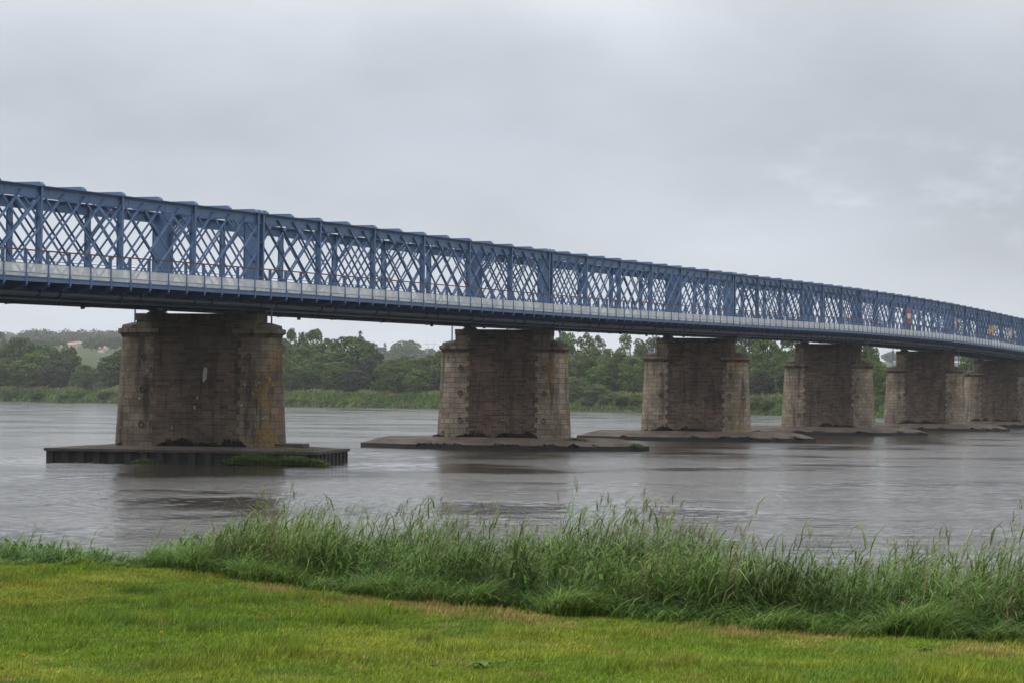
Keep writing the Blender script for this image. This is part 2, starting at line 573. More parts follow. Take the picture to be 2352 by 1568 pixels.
def turf_colour(X, Y, blades=False):
    X = np.asarray(X, float); Y = np.asarray(Y, float)
    d = edge(X) - Y                       # metres in from the long grass
    n = fbm(X, Y, 1.6, 11); n2 = fbm(X, Y, .45, 23); st = vnoise(X * .35 + Y * .8, Y * .15, .5, 31)
    g = np.stack([.118 + 0 * X, .182 + 0 * X, .018 + 0 * X], -1)
    y = np.stack([.182 + 0 * X, .214 + 0 * X, .026 + 0 * X], -1)
    b = np.stack([.075 + 0 * X, .150 + 0 * X, .024 + 0 * X], -1)
    dry = np.stack([.27 + 0 * X, .195 + 0 * X, .075 + 0 * X], -1)
    w = np.clip((n - .40) * 3.6, 0, 1)[..., None]
    c = g * (1 - w) + y * w
    w = np.clip((.43 - n2) * 4.2, 0, 1)[..., None] * .6
    c = c * (1 - w) + b * w
    # cut dry straw beside the long grass, in broken patches
    w = np.clip((fbm(X, Y, 1.1, 41) - .34) * 5, 0, 1) * np.clip(1.25 - np.abs(d - .40) / .62, 0, 1) * np.clip((X + 3.2) / .5, 0, 1) * np.clip((fbm(X, Y * 1.6, .3, 49) - .36) * 4, 0, 1) * .8
    w2 = np.clip((fbm(X, Y * 1.4, .22, 57) - .69) * 8, 0, 1) * .6
    w = np.clip(np.maximum(w, w2), 0, 1)[..., None]
    c = c * (1 - w) + dry * w
    c = c * (.82 + .36 * st)[..., None]
    return c


def terrain():
    xs = np.concatenate([np.linspace(-400, -9, 40), np.arange(-8.9, 8.9, .09), np.linspace(9, 400, 40)])
    ds = np.concatenate([np.linspace(-300, -12.2, 30), np.arange(-12, 0, .1), np.arange(0, 9, .3), np.linspace(9, 14, 4)])
    X, Dd = np.meshgrid(xs, ds, indexing='ij')
    Y = edge(X) + Dd
    Z = ground_z(X, Y)
    v = np.stack([X, Y, Z], -1).reshape(-1, 3)
    nx, ny = X.shape
    i = np.arange(nx - 1)[:, None] * ny + np.arange(ny - 1)[None]
    f = np.stack([i, i + ny, i + ny + 1, i + 1], -1).reshape(-1, 4)
    c = turf_colour(X, Y).reshape(-1, 3) * .78
    out = (Dd.reshape(-1) > .3)[:, None]
    c = np.where(out, np.array([.035, .045, .018]), c)
    o = idx_mesh("lawn_ground", v, f, M_SOIL, col=c)
    tag(o, "mown green lawn running down to the river bank", None, None, "structure")


terrain()

def pier_xy(i):
    th = math.atan(2378 / FOC); t, y = i * 52.0 - 1.3, 3.85
    return (-18.25 + t * math.sin(th) - y * math.cos(th), 162.2 + t * math.cos(th) + y * math.sin(th))


def river():
    ny, nx = 1700, 420
    Y = 14 * np.exp(np.linspace(0, math.log(1050 / 14.0), ny))
    U = np.linspace(-.42, .42, nx)
    YY, UU = np.meshgrid(Y, U, indexing='ij'); XX = UU * YY
    patch = fbm(XX * .6, YY, 16, 3); run_ = fbm(XX * .35, YY, 5, 9)
    amp = .34 + 1.3 * np.clip((patch - .38) * 3.6, 0, 1) * (.55 + .9 * run_)
    for i in range(0, 6):
        c = pier_xy(i)
        lx = (XX - c[0]) * math.cos(.14) - (YY - c[1]) * math.sin(.14); ly = (XX - c[0]) * math.sin(.14) + (YY - c[1]) * math.cos(.14)
        dx = np.clip(np.abs(lx) - 10, 0, None); down = np.where(lx > 0, 26.0, 9.0)
        amp = amp + 1.5 * np.exp(-(dx / down) ** 2 - (np.clip(np.abs(ly) - 4, 0, None) / (3 + .22 * dx)) ** 2) * run_
    dy = YY * (math.log(1050 / 14.0) / ny)
    Z = np.zeros_like(XX)
    rg = np.random.default_rng(12)
    for k in range(54):
        lam = .32 * (24 ** (k / 53.0)) * rg.uniform(.9, 1.1)
        th = rg.normal(-.35, .75); kk = 2 * math.pi / lam
        a = .0175 * lam / (2 * math.pi) * (1.7 if lam < 1.3 else .30)
        res = np.clip(lam / dy / 3.0 - .7, 0, 1)
        ph = rg.random() * 6.28
        w = np.sin(kk * (math.cos(th) * XX + math.sin(th) * YY) + ph + 1.4 * np.sin(.21 * XX + .17 * YY + ph))
        Z += a * w * res * (amp if lam < 3.5 else .6)
    v = np.stack([XX, YY, Z], -1).reshape(-1, 3)
    i = np.arange(ny - 1)[:, None] * nx + np.arange(nx - 1)[None]
    f = np.stack([i, i + 1, i + nx + 1, i + nx], -1).reshape(-1, 4)
    n = len(v)
    v = np.concatenate([v, np.array([(-3000, -420, -.45), (3000, -420, -.45), (3000, 2600, -.45), (-3000, 2600, -.45)])])
    f = np.concatenate([f, np.array([[n, n + 1, n + 2, n + 3]])])
    tag(idx_mesh("river_water", v, f, M_WATER), "broad grey brown river with wind ripples", None, None, "structure")


river()

# ------------------------------------------------------------------ grass
def ribbons(base, direc, height, lean, width, segs, droop, twist):
    """curved tapering blades: arrays of base (n,3), lean direction angle, height, lean amount, width; returns quads (n*segs*4,3) and parameter"""
    n = len(base)
    u = np.linspace(0, 1, segs + 1)[None, :]
    hx = np.cos(direc)[:, None]; hy = np.sin(direc)[:, None]
    off = lean[:, None] * (u ** 1.8) * height[:, None]
    zz_ = height[:, None] * (u - droop[:, None] * u ** 3)
    P = np.stack([base[:, 0:1] + hx * off, base[:, 1:2] + hy * off, base[:, 2:3] + zz_], -1)
    ca = np.cos(twist)[:, None]; sa = np.sin(twist)[:, None]
    w = width[:, None] * .5 * np.clip(1.15 - u ** 1.5, .06, 1)
    S = np.stack([ca * w, sa * w, 0 * w], -1)
    A = P - S; B = P + S
    q = np.stack([A[:, :-1], B[:, :-1], B[:, 1:], A[:, 1:]], 2)      # n, segs, 4, 3
    return q


def lawn_blades():
    n = 800000
    # denser near the camera, only where the lawn lies before the camera
    Y = 10.5 + 12.5 * R.random(n) ** 1.15
    X = (R.random(n) - .5) * (.56 * Y + 2.6)
    keep = Y < edge(X) + .25
    X, Y = X[keep], Y[keep]; n = len(X)
    tuft = fbm(X, Y, .5, 77)
    h = (.010 + .026 * R.random(n)) * (.5 + 1.1 * tuft) * (1 + 1.4 * np.clip((tuft - .64) * 6, 0, 1))
    z = ground_z(X, Y) - .004
    a = R.random(n) * 2 * math.pi
    w = .0032 + .0035 * R.random(n)
    ln = (R.random(n) * .9 + .1) * h; la = R.normal(.2, 1.3, n)
    b = np.stack([X, Y, z], -1)
    s = np.stack([np.cos(a) * w, np.sin(a) * w, 0 * w], -1)
    tip = b + np.stack([np.cos(la) * ln, np.sin(la) * ln, h], -1)
    v = np.stack([b - s, b + s, tip], 1).reshape(-1, 3)
    c = turf_colour(X, Y, True)
    c = c * np.array([1.16, 1.12, 1.2]) * (1 + .6 * (R.random(n)[:, None] - .5)) * (.72 + .56 * fbm(X, Y, .16, 131, 2))[:, None]
    c = np.repeat(c, 3, 0); c[2::3] *= 1.12
    o = fast_mesh("lawn_grass", v, 3, M_BLADE, col=c)
    tag(o, "short mown grass blades covering the lawn", None, None, "stuff")


def pxcol(X, Y):
    return W0 / 2 + X / Y * FOC


HX = np.array([-400, 0, 60, 215, 300, 345, 400, 520, 640, 760, 900, 1280, 1500, 1700, 1850, 2060, 2200, 2352, 2800])
HM = np.array([.54, .54, .52, .42, .20, .46, .70, .84, .84, .82, .94, 1.04, 1.0, .96, 1.0, 1.06, 1.0, 1.02, 1.0])


def long_grass():
    quads = []; cols = []

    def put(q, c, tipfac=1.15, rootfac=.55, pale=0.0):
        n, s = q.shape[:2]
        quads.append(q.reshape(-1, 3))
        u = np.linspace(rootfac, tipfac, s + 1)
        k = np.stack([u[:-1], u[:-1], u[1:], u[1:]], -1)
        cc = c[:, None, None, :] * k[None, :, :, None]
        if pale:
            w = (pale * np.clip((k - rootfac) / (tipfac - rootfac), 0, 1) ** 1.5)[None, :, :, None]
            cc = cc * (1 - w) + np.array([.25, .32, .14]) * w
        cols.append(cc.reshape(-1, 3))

    # stems with hanging leaves and seed heads
    n = 30000
    d = .25 + 4.6 * R.random(n) ** 1.05
    X = R.uniform(-7.5, 6.2, n); Y = edge(X) + d
    px = pxcol(X, Y)
    hm = np.interp(px, HX, HM)
    cl = fbm(X, Y, .9, 5); cl2 = fbm(X, Y, .28, 15)
    keep = (R.random(n) < np.clip((cl - .18) * 2.4, .15, 1)) & ~((px > 225) & (px < 335) & (R.random(n) < .82)) & ~((px < 230) & (R.random(n) < .55))
    X, Y, d, px, hm, cl, cl2 = [q[keep] for q in (X, Y, d, px, hm, cl, cl2)]; n = len(X)
    Z = ground_z(X, Y)
    rise = np.clip(d / 2.2, .45, 1.0)
    H = hm * rise * (.72 + .55 * R.random(n)) * (.60 + .80 * cl) * 1.18 + .16 * np.clip(d - 1, 0, 3)
    tall = R.random(n) < np.where((px > 380) & (px < 900), .10, .06)
    H = np.clip(np.where(tall, H * 1.22 + .10, H), .1, 1.5 * hm + .14)
    la = R.normal(.05, .7, n)
    base = np.stack([X, Y, Z - .03], -1)
    hue = fbm(X, Y, 1.3, 61)[:, None]
    g1 = np.array([.120, .182, .036]); g2 = np.array([.074, .136, .032]); g3 = np.array([.19, .165, .085])
    C = g1 * hue + g2 * (1 - hue)
    strawp = (R.random(n) < (.04 + .16 * np.exp(-((px - 600) / 130) ** 2)))[:, None]
    C = np.where(strawp, g3, C) * (.75 + .5 * R.random((n, 1)))
    C = C * (.50 + 1.0 * fbm(X, Y, .33, 141, 2))[:, None]
    lean = .16 + .22 * R.random(n)
    droop = .03 + .08 * R.random(n)
    st = ribbons(base, la, H, lean, np.where(tall, .0085, .0062), 4, droop, la + 1.57)
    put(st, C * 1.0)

    def on_stem(f):
        off = lean * f ** 1.8 * H
        return np.stack([X + np.cos(la) * off, Y + np.sin(la) * off, Z - .03 + H * (f - droop * f ** 3)], -1)

    for k in range(9):
        f = np.clip(.10 + .085 * k + .07 * R.normal(size=n), .08, .93)
        b = on_stem(f)
        a = np.where(R.random(n) < .68, R.normal(.1, .7, n), R.random(n) * 6.28)
        hl = (.20 + .26 * R.random(n)) * np.clip(H, .35, 1.15)
        q = ribbons(b, a, hl, .75 + .7 * R.random(n),   .006 + .007 * R.random(n), 4, .55 + .5 * R.random(n), a + 1.57 + R.normal(0, .5, n))
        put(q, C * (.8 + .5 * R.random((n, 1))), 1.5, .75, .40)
    # seed heads on the taller stems
    s = np.where((H > np.quantile(H, .62)) & (R.random(n) < .55))[0]
    b = on_stem(np.full(n, .97))[s]
    ns = len(s)
    for k in range(4):
        a = la[s] + R.normal(0, .55, ns)
        q = ribbons(b + np.stack([R.normal(0, .006, ns), R.normal(0, .006, ns), -.018 * k + R.normal(0, .01, ns)], -1), a,
                    .08 + .06 * R.random(ns), .45 + .5 * R.random(ns), .005 + .005 * R.random(ns), 3, .25 + .4 * R.random(ns), R.random(ns) * 3.14)
        pal = np.array([.215, .225, .110]) * (.7 + .6 * R.random((ns, 1)))
        pur = np.array([.135, .105, .090]) * (.7 + .6 * R.random((ns, 1)))
        put(q, np.where((R.random(ns) < .28)[:, None], pur, pal), 1, 1)

    # dense leafy undergrowth
    n = 60000
    d = .05 + 3.4 * R.random(n); X = R.uniform(-7.2, 5.6, n); Y = edge(X) + d
    px = pxcol(X, Y); hm = np.interp(px, HX, HM)
    keep = ~((px > 225) & (px < 335) & (R.random(n) < .5)) & ~((px < 225) & (px > 60) & (d > .8) & (R.random(n) < .6))
    X, Y, d, px, hm = [q[keep] for q in (X, Y, d, px, hm)]; n = len(X)
    cl = fbm(X, Y, .55, 91)
    h = (.18 + .66 * np.clip(d / 1.3, .1, 1) * hm) * (.45 + .95 * cl) * (.7 + .5 * R.random(n))
    a = np.where(R.random(n) < .6, R.normal(.1, .8, n), R.random(n) * 6.28)
    base = np.stack([X, Y, ground_z(X, Y) - .02], -1)
    C = (np.array([.085, .175, .034]) * cl[:, None] + np.array([.045, .105, .030]) * (1 - cl[:, None])) * (.7 + .6 * R.random((n, 1)))
    put(ribbons(base, a, h, .5 + .9 * R.random(n), 0.006 + .007 * R.random(n), 4, .2 + .5 * R.random(n), a + 1.57 + R.normal(0, .5, n)), C, 1.4, .75, .25)

    # broad-leaved weeds among the grass, mostly on the left
    n = 16000
    d = .25 + 2.2 * R.random(n); X = R.uniform(-7.2, 5.6, n); Y = edge(X) + d
    px = pxcol(X, Y); hm = np.interp(px, HX, HM)
    cw = fbm(X, Y, .7, 121)
    keep = (cw > .52) & (hm > .45) & (R.random(n) < np.where(px < 900, 1.0, .16))
    X, Y, d, px, hm, cw = [q[keep] for q in (X, Y, d, px, hm, cw)]; n = len(X)
    zt_ = ground_z(X, Y) + (.12 + .62 * hm * np.clip(d / 1.2, .15, 1)) * R.random(n) ** .6
    a = R.random(n) * 6.28
    C = np.array([.070, .155, .024]) * (.65 + .8 * R.random((n, 1)))
    put(ribbons(np.stack([X, Y, zt_], -1), a, .10 + .09 * R.random(n), .9 + .7 * R.random(n), .018 + .016 * R.random(n), 4, .5 + .5 * R.random(n), a + 1.57), C, 1.15, .9)

    # flattened blue-green fringe combed to the right at the lawn's edge
    n = 52000
    X = R.uniform(-7.2, 5.2, n)
    fr = .15 + 1.0 * fbm(X, 0 * X, .8, 19)
    d = -.10 + fr * R.random(n); Y = edge(X) + d + .22 * (fbm(X, 0 * X, .7, 83) - .5) * 2 + .05 * np.sin(X * 9.7 + 1)
    hump = fbm(X, Y * .6, .38, 29)
    px = pxcol(X, Y)
    keep = R.random(n) < np.clip((hump - .22) * 4, .1, 1)
    X, Y, hump, px, d = [q[keep] for q in (X, Y, hump, px, d)]; n = len(X)
    h = (.06 + .34 * hump) * (.55 + .7 * R.random(n)) * np.where(px < 345, np.where(px > 222, .30, .60), 1)
    a = np.where(R.random(n) < .72, R.normal(-.15, .55, n), R.random(n) * 6.28)
    base = np.stack([X, Y, ground_z(X, Y) - .02 + .12 * np.clip(hump - .42, 0, 1)], -1)
    mixg = fbm(X, Y, .6, 67)[:, None]
    C = (np.array([.100, .186, .044]) * mixg + np.array([.140, .218, .034]) * (1 - mixg)) * (.75 + .55 * R.random((n, 1)))
    C = np.where((R.random(n) < .04)[:, None], np.array([.22, .175, .08]), C)
    put(ribbons(base, a, h, .45 + .95 * R.random(n), .0045 + .0045 * R.random(n), 4, .2 + .5 * R.random(n), a + 1.57 + R.normal(0, .5, n)), C, 1.5, .75, .3)

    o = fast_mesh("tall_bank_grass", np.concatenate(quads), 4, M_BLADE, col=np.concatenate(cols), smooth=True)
    tag(o, "tall seeding grass leaning in the wind along the bank", None, None, "stuff")


lawn_blades()
long_grass()

# small things lying on the lawn
M_PETAL = simple("yellow_petals", (.66, .44, .015), .6, .2, 9)
M_STALK = simple("flower_stalk", (.10, .17, .04), .6, .2, 9)
M_CLOD = simple("dark_soil", (.035, .026, .02), .95, .5, 18, spec=.1)
M_DOCK = leaf_mat("broad_leaf", [(.085, .15, .025), (.11, .19, .03), (.14, .22, .04)], .3, .1)


def lawn_pt(x, y):
    d = at(x, y, 10) - Vector((0, 0, CAM_Z))
    k = (LAWN_Z - CAM_Z) / d.z
    p = Vector((0, 0, CAM_Z)) + d * k
    p.z = float(ground_z(p.x, p.y))
    return p


for (x, y, lab) in ((646, 1477, "yellow dandelion flower near the middle of the lawn"), (50, 1541, "yellow dandelion flower close to the left edge of the lawn"),
                    (368, 1480, "small yellow dandelion between two others on the left lawn")):
    p = lawn_pt(x, y)
    e = empty("dandelion", p); tag(e, lab, "flower", "dandelions on the lawn")
    b = MB(); b.tube([(0, 0, 0), (.004, 0, .045), (.006, 0, .085)], .003, 6); b.build("stalk", M_STALK, e)
    b = MB()
    for k in range(26):
        a = k * 2.4; r = .013 * (1 - .02 * k); l = .002 + .0006 * k
        c0 = Vector((.006, 0, .085)); dr = Vector((math.cos(a), math.sin(a), 0)); sd = Vector((-math.sin(a), math.cos(a), 0))
        b.add([c0 - sd * .003, c0 + sd * .003, c0 + dr * r + sd * .005 + Vector((0, 0, l)), c0 + dr * r - sd * .005 + Vector((0, 0, l))], [(0, 1, 2, 3)])
    b.build("flower_head", M_PETAL, e)
CLODS = ((2127, 1497, .058, "largest dark soil clod, in the lawn near its right edge"), (998, 1526, .04, "small dark soil clod in the lawn near the bottom middle"),
         (482, 1449, .06, "flat dark soil clod on the left lawn below the dry patch"), (720, 1363, .05, "brown soil clod among straw at the edge of the long grass"),
         (1704, 1484, .035, "small brown soil clod in the right half of the lawn"), (1210, 1409, .04, "tiny brown soil clod close below the long grass fringe"))
for (x, y, r, lab) in CLODS:
    p = lawn_pt(x, y); vv = []; ff = []; na, nr = 18, 6
    for j in range(nr):
        for i in range(na):
            a = 2 * math.pi * i / na; q = 1 - j / (nr - 1)
            rr = r * q * (1 + .35 * (random.random() - .5)) * (1.0 if math.cos(a) > 0 else 1.25)
            vv.append((rr * math.cos(a), rr * .6 * math.sin(a), .34 * r * (1 - q * q) * (1 + .6 * (random.random() - .5)) - .004))
    for j in range(nr - 1):
        for i in range(na):
            ff.append((j * na + i, j * na + (i + 1) % na, (j + 1) * na + (i + 1) % na, (j + 1) * na + i))
    b = MB(); b.add(vv, ff); o = b.build("soil_clod", M_CLOD, None)
    o.location = p; tag(o, lab, "soil clod", "soil clods in the lawn")


def broad_plant(p, size, lab, n=16):
    e = empty("dock_plant", p); tag(e, lab, "plant", "broad leaved plants in the turf")
    for k in range(n):
        a = k * 2.4 + random.random(); l = size * (.6 + .5 * random.random()); w = l * .28
        dr = Vector((math.cos(a), math.sin(a), 0)); sd = Vector((-dr.y, dr.x, 0)); b = MB(); vv = []; ff = []
        for j in range(6):
            u = j / 5; c0 = dr * (l * u) + Vector((0, 0, .02 + l * (.7 * u - .62 * u * u)))
            ww = w * math.sin(math.pi * min(.97, u * .9 + .06))
            vv += [c0 - sd * ww + Vector((0, 0, ww * .25)), c0, c0 + sd * ww + Vector((0, 0, ww * .25))]
        for j in range(5):
            for s in (0, 1):
                ff.append((j * 3 + s, j * 3 + s + 1, j * 3 + s + 4, j * 3 + s + 3))
        b.add(vv, ff); b.build("leaf", M_DOCK, e, True)


broad_plant(lawn_pt(512, 1302), .20, "bright green broad leaved plant at the gap in the long grass")
broad_plant(lawn_pt(1106, 1530), .10, "low broad leaved rosette in the lawn at bottom middle", 12)

# ------------------------------------------------------------------ the bridge
TH = math.atan(2378 / FOC)
ST, CT = math.sin(TH), math.cos(TH)
S = 52.0
BR_O = Vector((-18.25 - 3.4 * CT, 162.2 + 3.4 * ST, 0))
BR_RZ = math.atan2(CT, ST)
KI = [-2, -1, 0, 1, 2, 3, 4, 5, 6, 7, 8]
KZ = [16.65, 17.20, 17.80, 18.21, 18.80, 19.40, 19.50, 18.95, 18.1, 17.2, 16.4]


def zt(t):
    i = max(-1.999, min(6.999, t / S)); k = int(math.floor(i)); f = i - k; k += 2
    p0, p1, p2, p3 = KZ[max(k - 1, 0)], KZ[k], KZ[k + 1], KZ[min(k + 2, len(KZ) - 1)]
    return p1 + .5 * f * (p2 - p0 + f * (2 * p0 - 5 * p1 + 4 * p2 - p3 + f * (3 * (p1 - p2) + p3 - p0)))


TRUSS_H, PANEL, SP = 6.95, S / 6, S / 24
T0, T1 = -1.4 * S, 7.0 * S
FAR_DT = -2.6
HALF = 3.4
bridge = empty("lattice_bridge", BR_O, BR_RZ)
tag(bridge, "long blue riveted lattice girder bridge with side walkway on stone piers", "bridge")


def run(mb, t0, t1, y0, y1, z0, z1, step=None, mi=0):
    """a box following the deck's long profile, z0/z1 measured from the top chord"""
    step = step or PANEL
    n = max(1, int(math.ceil((t1 - t0) / step)))
    ts = [t0 + (t1 - t0) * k / n for k in range(n + 1)]
    vv = []; ff = []
    for t in ts:
        z = zt(t)
        vv += [(t, y0, z + z0), (t, y1, z + z0), (t, y1, z + z1), (t, y0, z + z1)]
    for k in range(n):
        a = 4 * k
        for j in range(4):
            ff.append((a + j, a + (j + 1) % 4, a + 4 + (j + 1) % 4, a + 4 + j))
    ff.append((0, 3, 2, 1)); e = 4 * n; ff.append((e, e + 1, e + 2, e + 3))
    mb.add(vv, ff, None, mi)


def truss(sgn, dt, lab):
    """sgn -1: near (downstream) truss, +1: far"""
    yc = sgn * HALF
    b = MB()
    ph = .3
    i0, i1 = math.floor(T0 / S), math.ceil(T1 / S)
    zb0, zt0 = -TRUSS_H + .28, -.30
    hgt = zt0 - zb0; rn = 7.25
    for i in range(i0, i1):
        a0, a1 = max(i * S, T0), min((i + 1) * S, T1)
        if a1 <= a0:
            continue
        for dr in (1, -1):
            # the face on which each family runs swaps from span to span
            outer = (dr == 1) == (i % 2 != 0)
            yo = yc + sgn * (.085 if outer else -.085)
            k0 = int((a0 - rn - ph) // SP) - 1; k1 = int((a1 + rn) // SP) + 2
            for k in range(k0, k1):
                xt = k * SP + ph
                xb = xt - dr * rn
                u0, u1 = 0.0, 1.0                     # from bottom to top
                d = xt - xb
                for lim, s_ in ((a0 + .1, 1), (a1 - .1, -1)):
                    ua = (lim - xb) / d
                    if (s_ > 0) == (d > 0): u0 = max(u0, ua)
                    else: u1 = min(u1, ua)
                if u1 - u0 < .06:
                    continue
                xa, xe = xb + d * u0, xb + d * u1
                p = Vector((xa + dt, yo, zt(xa) + zb0 + hgt * u0)); q = Vector((xe + dt, yo, zt(xe) + zb0 + hgt * u1))
                b.bar(p, q, .03, .15, (0, 1, 0))
                b.bar(p + Vector((0, sgn * (.055 if outer else -.055), 0)), q + Vector((0, sgn * (.055 if outer else -.055), 0)), .08, .04, (0, 1, 0))
    tr = b.build("truss", M_STEEL, bridge)
    tr["label"] = lab
    c = MB()
    run(c, T0 + dt, T1 + dt, yc - .018, yc + .018, -.72, -.02)
    run(c, T0 + dt, T1 + dt, yc - .30, yc + .30, -.02, .03)
    run(c, T0 + dt, T1 + dt, yc - .11, yc + .11, -.12, -.021)
    # cover plates and joint straps
    t = T0
    while t < T1:
        run(c, t + dt, t + dt + .55, yc + sgn * .0185, yc + sgn * .034, -.69, -.125, 1)
        t += PANEL / 2
    t = max(T0, -.75 * S)                      # rivets under the top flange
    while t < 1.2 * S and sgn < 0:
        z = zt(t)
        c.box(t - .03, t + .03, yc - .03, yc - .0185, z - .18, z - .13)
        c.box(t + .07, t + .13, yc - .03, yc - .0185, z - .69, z - .64)
        t += .26
    c.build("upper_chord", M_STEEL, tr)
    c = MB()
    run(c, T0 + dt, T1 + dt, yc - .018, yc + .018, -TRUSS_H + .03, -TRUSS_H + .80)
    run(c, T0 + dt, T1 + dt, yc - .28, yc + .28, -TRUSS_H - .02, -TRUSS_H + .03)
    c.build("lower_chord", M_STEEL, tr)
    # posts
    k0, k1 = math.ceil(T0 / PANEL), math.floor(T1 / PANEL)
    for k in range(k0, k1 + 1):
        t = k * PANEL + dt; z = zt(t); p = MB()
        pier = k % 6 == 0
        for o in ((-.36, .36) if pier else (0,)):
            dep_in = .95 if pier else .16
            y_out = yc + sgn * .19; y_in = yc - sgn * dep_in
            p.box(t + o - .018, t + o + .018, min(y_out, y_in), max(y_out, y_in), z - TRUSS_H - .05, z - .021)
            p.box(t + o - .10, t + o + .10, min(y_out, y_out + sgn * .03), max(y_out, y_out + sgn * .03), z - TRUSS_H - .08, z + .04)
            p.box(t + o - .10, t + o + .10, min(y_in, y_in - sgn * .03), max(y_in, y_in - sgn * .03), z - TRUSS_H - .05, z - .05)
        # small gusset at chord level
        if pier:
            p.box(t - .34, t + .34, yc - sgn * .95 - .01, yc - sgn * .95 + .01, z - TRUSS_H, z - .06)
        p.build("post", M_STEEL, tr)
        # knee bracket into the cross beam
        kb = MB(); yi = yc - sgn * (.95 if pier else .19)
        a = Vector((t, yi, z - 2.35)); e = Vector((t - FAR_DT * .0, yi - sgn * 1.75, z - .33))
        kb.bar(a, e, .11, .13, (1, 0, 0))
        kb.prism([(0, -2.7), (-sgn * .22, -2.15), (-sgn * .05, -1.6), (0, -1.3)], (0, 1, 0), (0, 0, 1), (1, 0, 0), (t - .015, yi, z), .03)
        if pier:
            kb.bar(a + Vector((0, 0, .75)), e + Vector((0, sgn * .55, 0)), .12, .12, (1, 0, 0))
            kb.bar(a + Vector((0, 0, .35)), e + Vector((0, sgn * .30, 0)), .04, .20, (1, 0, 0))
        kb.build("knee_brace", M_STEEL, tr)
    return tr


truss(-1, 0, "near lattice truss carrying the walkway")
truss(1, FAR_DT, "far lattice truss seen through the near one")

BDT = -1.0
# cross beams over the road, at posts and midway, three together over each pier
k = math.ceil(T0 / (PANEL / 2))
while k * PANEL / 2 <= T1:
    t = k * PANEL / 2
    offs = (-.75, 0, .75) if k % 12 == 0 else (0,)
    for o in offs:
        b = MB(); tt = t + o; z = zt(tt)
        w = .17
        for sy in (0,):
            y0, y1 = -HALF - .27, HALF + .27
            pr = [(y0, .035), (y0, .10), (y0 + .16, .27), (y1 - .16, .27), (y1, .10), (y1, .035), (y1 - .3, -.22), (y0 + .6, -.22), (y0 + .3, .035)]
            pr = [(y0, .035), (y0, .10), (y0 + .16, .27), (y1 - .16, .27), (y1, .10), (y1, .035)]
            va = [(tt - w - (.5 * FAR_DT) * 0 + BDT * (p[0] + HALF) / (2 * HALF), p[0], z + p[1]) for p in pr]
            vb = [(v[0] + 2 * w, v[1], v[2]) for v in va]
            n = len(pr)
            b.add(va + vb, [tuple(range(n))[::-1], tuple(range(n, 2 * n))] + [(i, (i + 1) % n, (i + 1) % n + n, i + n) for i in range(n)])
        b.bar((tt, -HALF + .3, z - .01), (tt + BDT, HALF - .3, z - .01), .20, .09, (1, 0, 0))
        b.build("cross_beam", M_STEEL, bridge)
    k += 1
b = MB()
k = math.ceil(T0 / PANEL)
while (k + 1) * PANEL <= T1:
    t0, t1 = k * PANEL, (k + 1) * PANEL
    for (ya, yb, da, db) in ((-HALF + .2, HALF - .2, 0, FAR_DT), (HALF - .2, -HALF + .2, FAR_DT, 0)):
        b.bar((t0 + da, ya, zt(t0) - .06), (t1 + db, yb, zt(t1) - .06), .16, .02, (0, 1, 0))
    k += 1
b.build("wind_bracing", M_STEEL, bridge)

# floor
b = MB()
run(b, T0, T1, -HALF + .32, HALF - .32, -5.93, -5.78)
dk = b.build("road_deck", M_ROAD, bridge)
b = MB()
k = math.ceil(T0 / (PANEL / 2))
while k * PANEL / 2 <= T1:
    t = k * PANEL / 2; z = zt(t)
    b.bar((t, -HALF + .03, z - 6.40), (t + BDT, HALF - .03, z - 6.40), .22, .90, (1, 0, 0))
    b.bar((t, -HALF + .03, z - 6.88), (t + BDT, HALF - .03, z - 6.88), .34, .03, (1, 0, 0))
    k += 1
for yy in (-2.4, -1.2, 0, 1.2, 2.4):
    run(b, T0, T1, yy - .09, yy + .09, -6.35, -5.95)
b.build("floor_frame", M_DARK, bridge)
b = MB()
for yy in (-HALF + .30, HALF - .45):
    run(b, T0, T1, yy, yy + .15, -5.80, -5.25)
b.build("kerb_guard", M_STEEL, bridge)

# walkway with its railing
WO = -HALF - 2.35
b = MB()
run(b, T0, T1, WO + .06, -HALF - .36, -5.84, -5.77)
walk = b.build("walkway", M_WALK, bridge)
b = MB()
run(b, T0, T1, WO - .02, WO + .05, -5.98, -5.765)
run(b, T0, T1, WO - .07, WO + .12, -6.005, -5.98)
run(b, T0, T1, WO - .06, WO + .05, -5.765, -5.745)
b.build("fascia_beam", M_STEEL, walk)
b = MB()
for yy in (WO + .55, WO + 1.15):
    run(b, T0, T1, yy - .05, yy + .05, -5.99, -5.845)
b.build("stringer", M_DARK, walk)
b = MB()
RY = WO + .03
run(b, T0, T1, RY - .012, RY + .012, -5.70, -4.93)
rail = b.build("railing", M_SCREEN, bridge)
b = MB()
run(b, T0, T1, RY - .045, RY + .045, -4.185, -4.10)
b.build("handrail", M_RAIL, rail)
b = MB()
run(b, T0, T1, RY - .02, RY + .02, -4.77, -4.72)
run(b, T0, T1, RY - .02, RY + .02, -4.935, -4.905)
run(b, T0, T1, RY - .018, RY + .018, -5.50, -5.47)
for q in range(3):
    run(b, T0, T1, RY - .006, RY + .006, -4.30 - .13 * q, -4.288 - .13 * q)
b.build("rail_wire", M_STEEL, rail)
near_rest = MB()
pc = 0
k = math.ceil(-.72 * S / SP)
ks = list(range(math.ceil(T0 / SP), math.floor(T1 / SP) + 1))
kvis = [q for q in ks if q >= math.ceil(-.66 * S / SP)][:100]
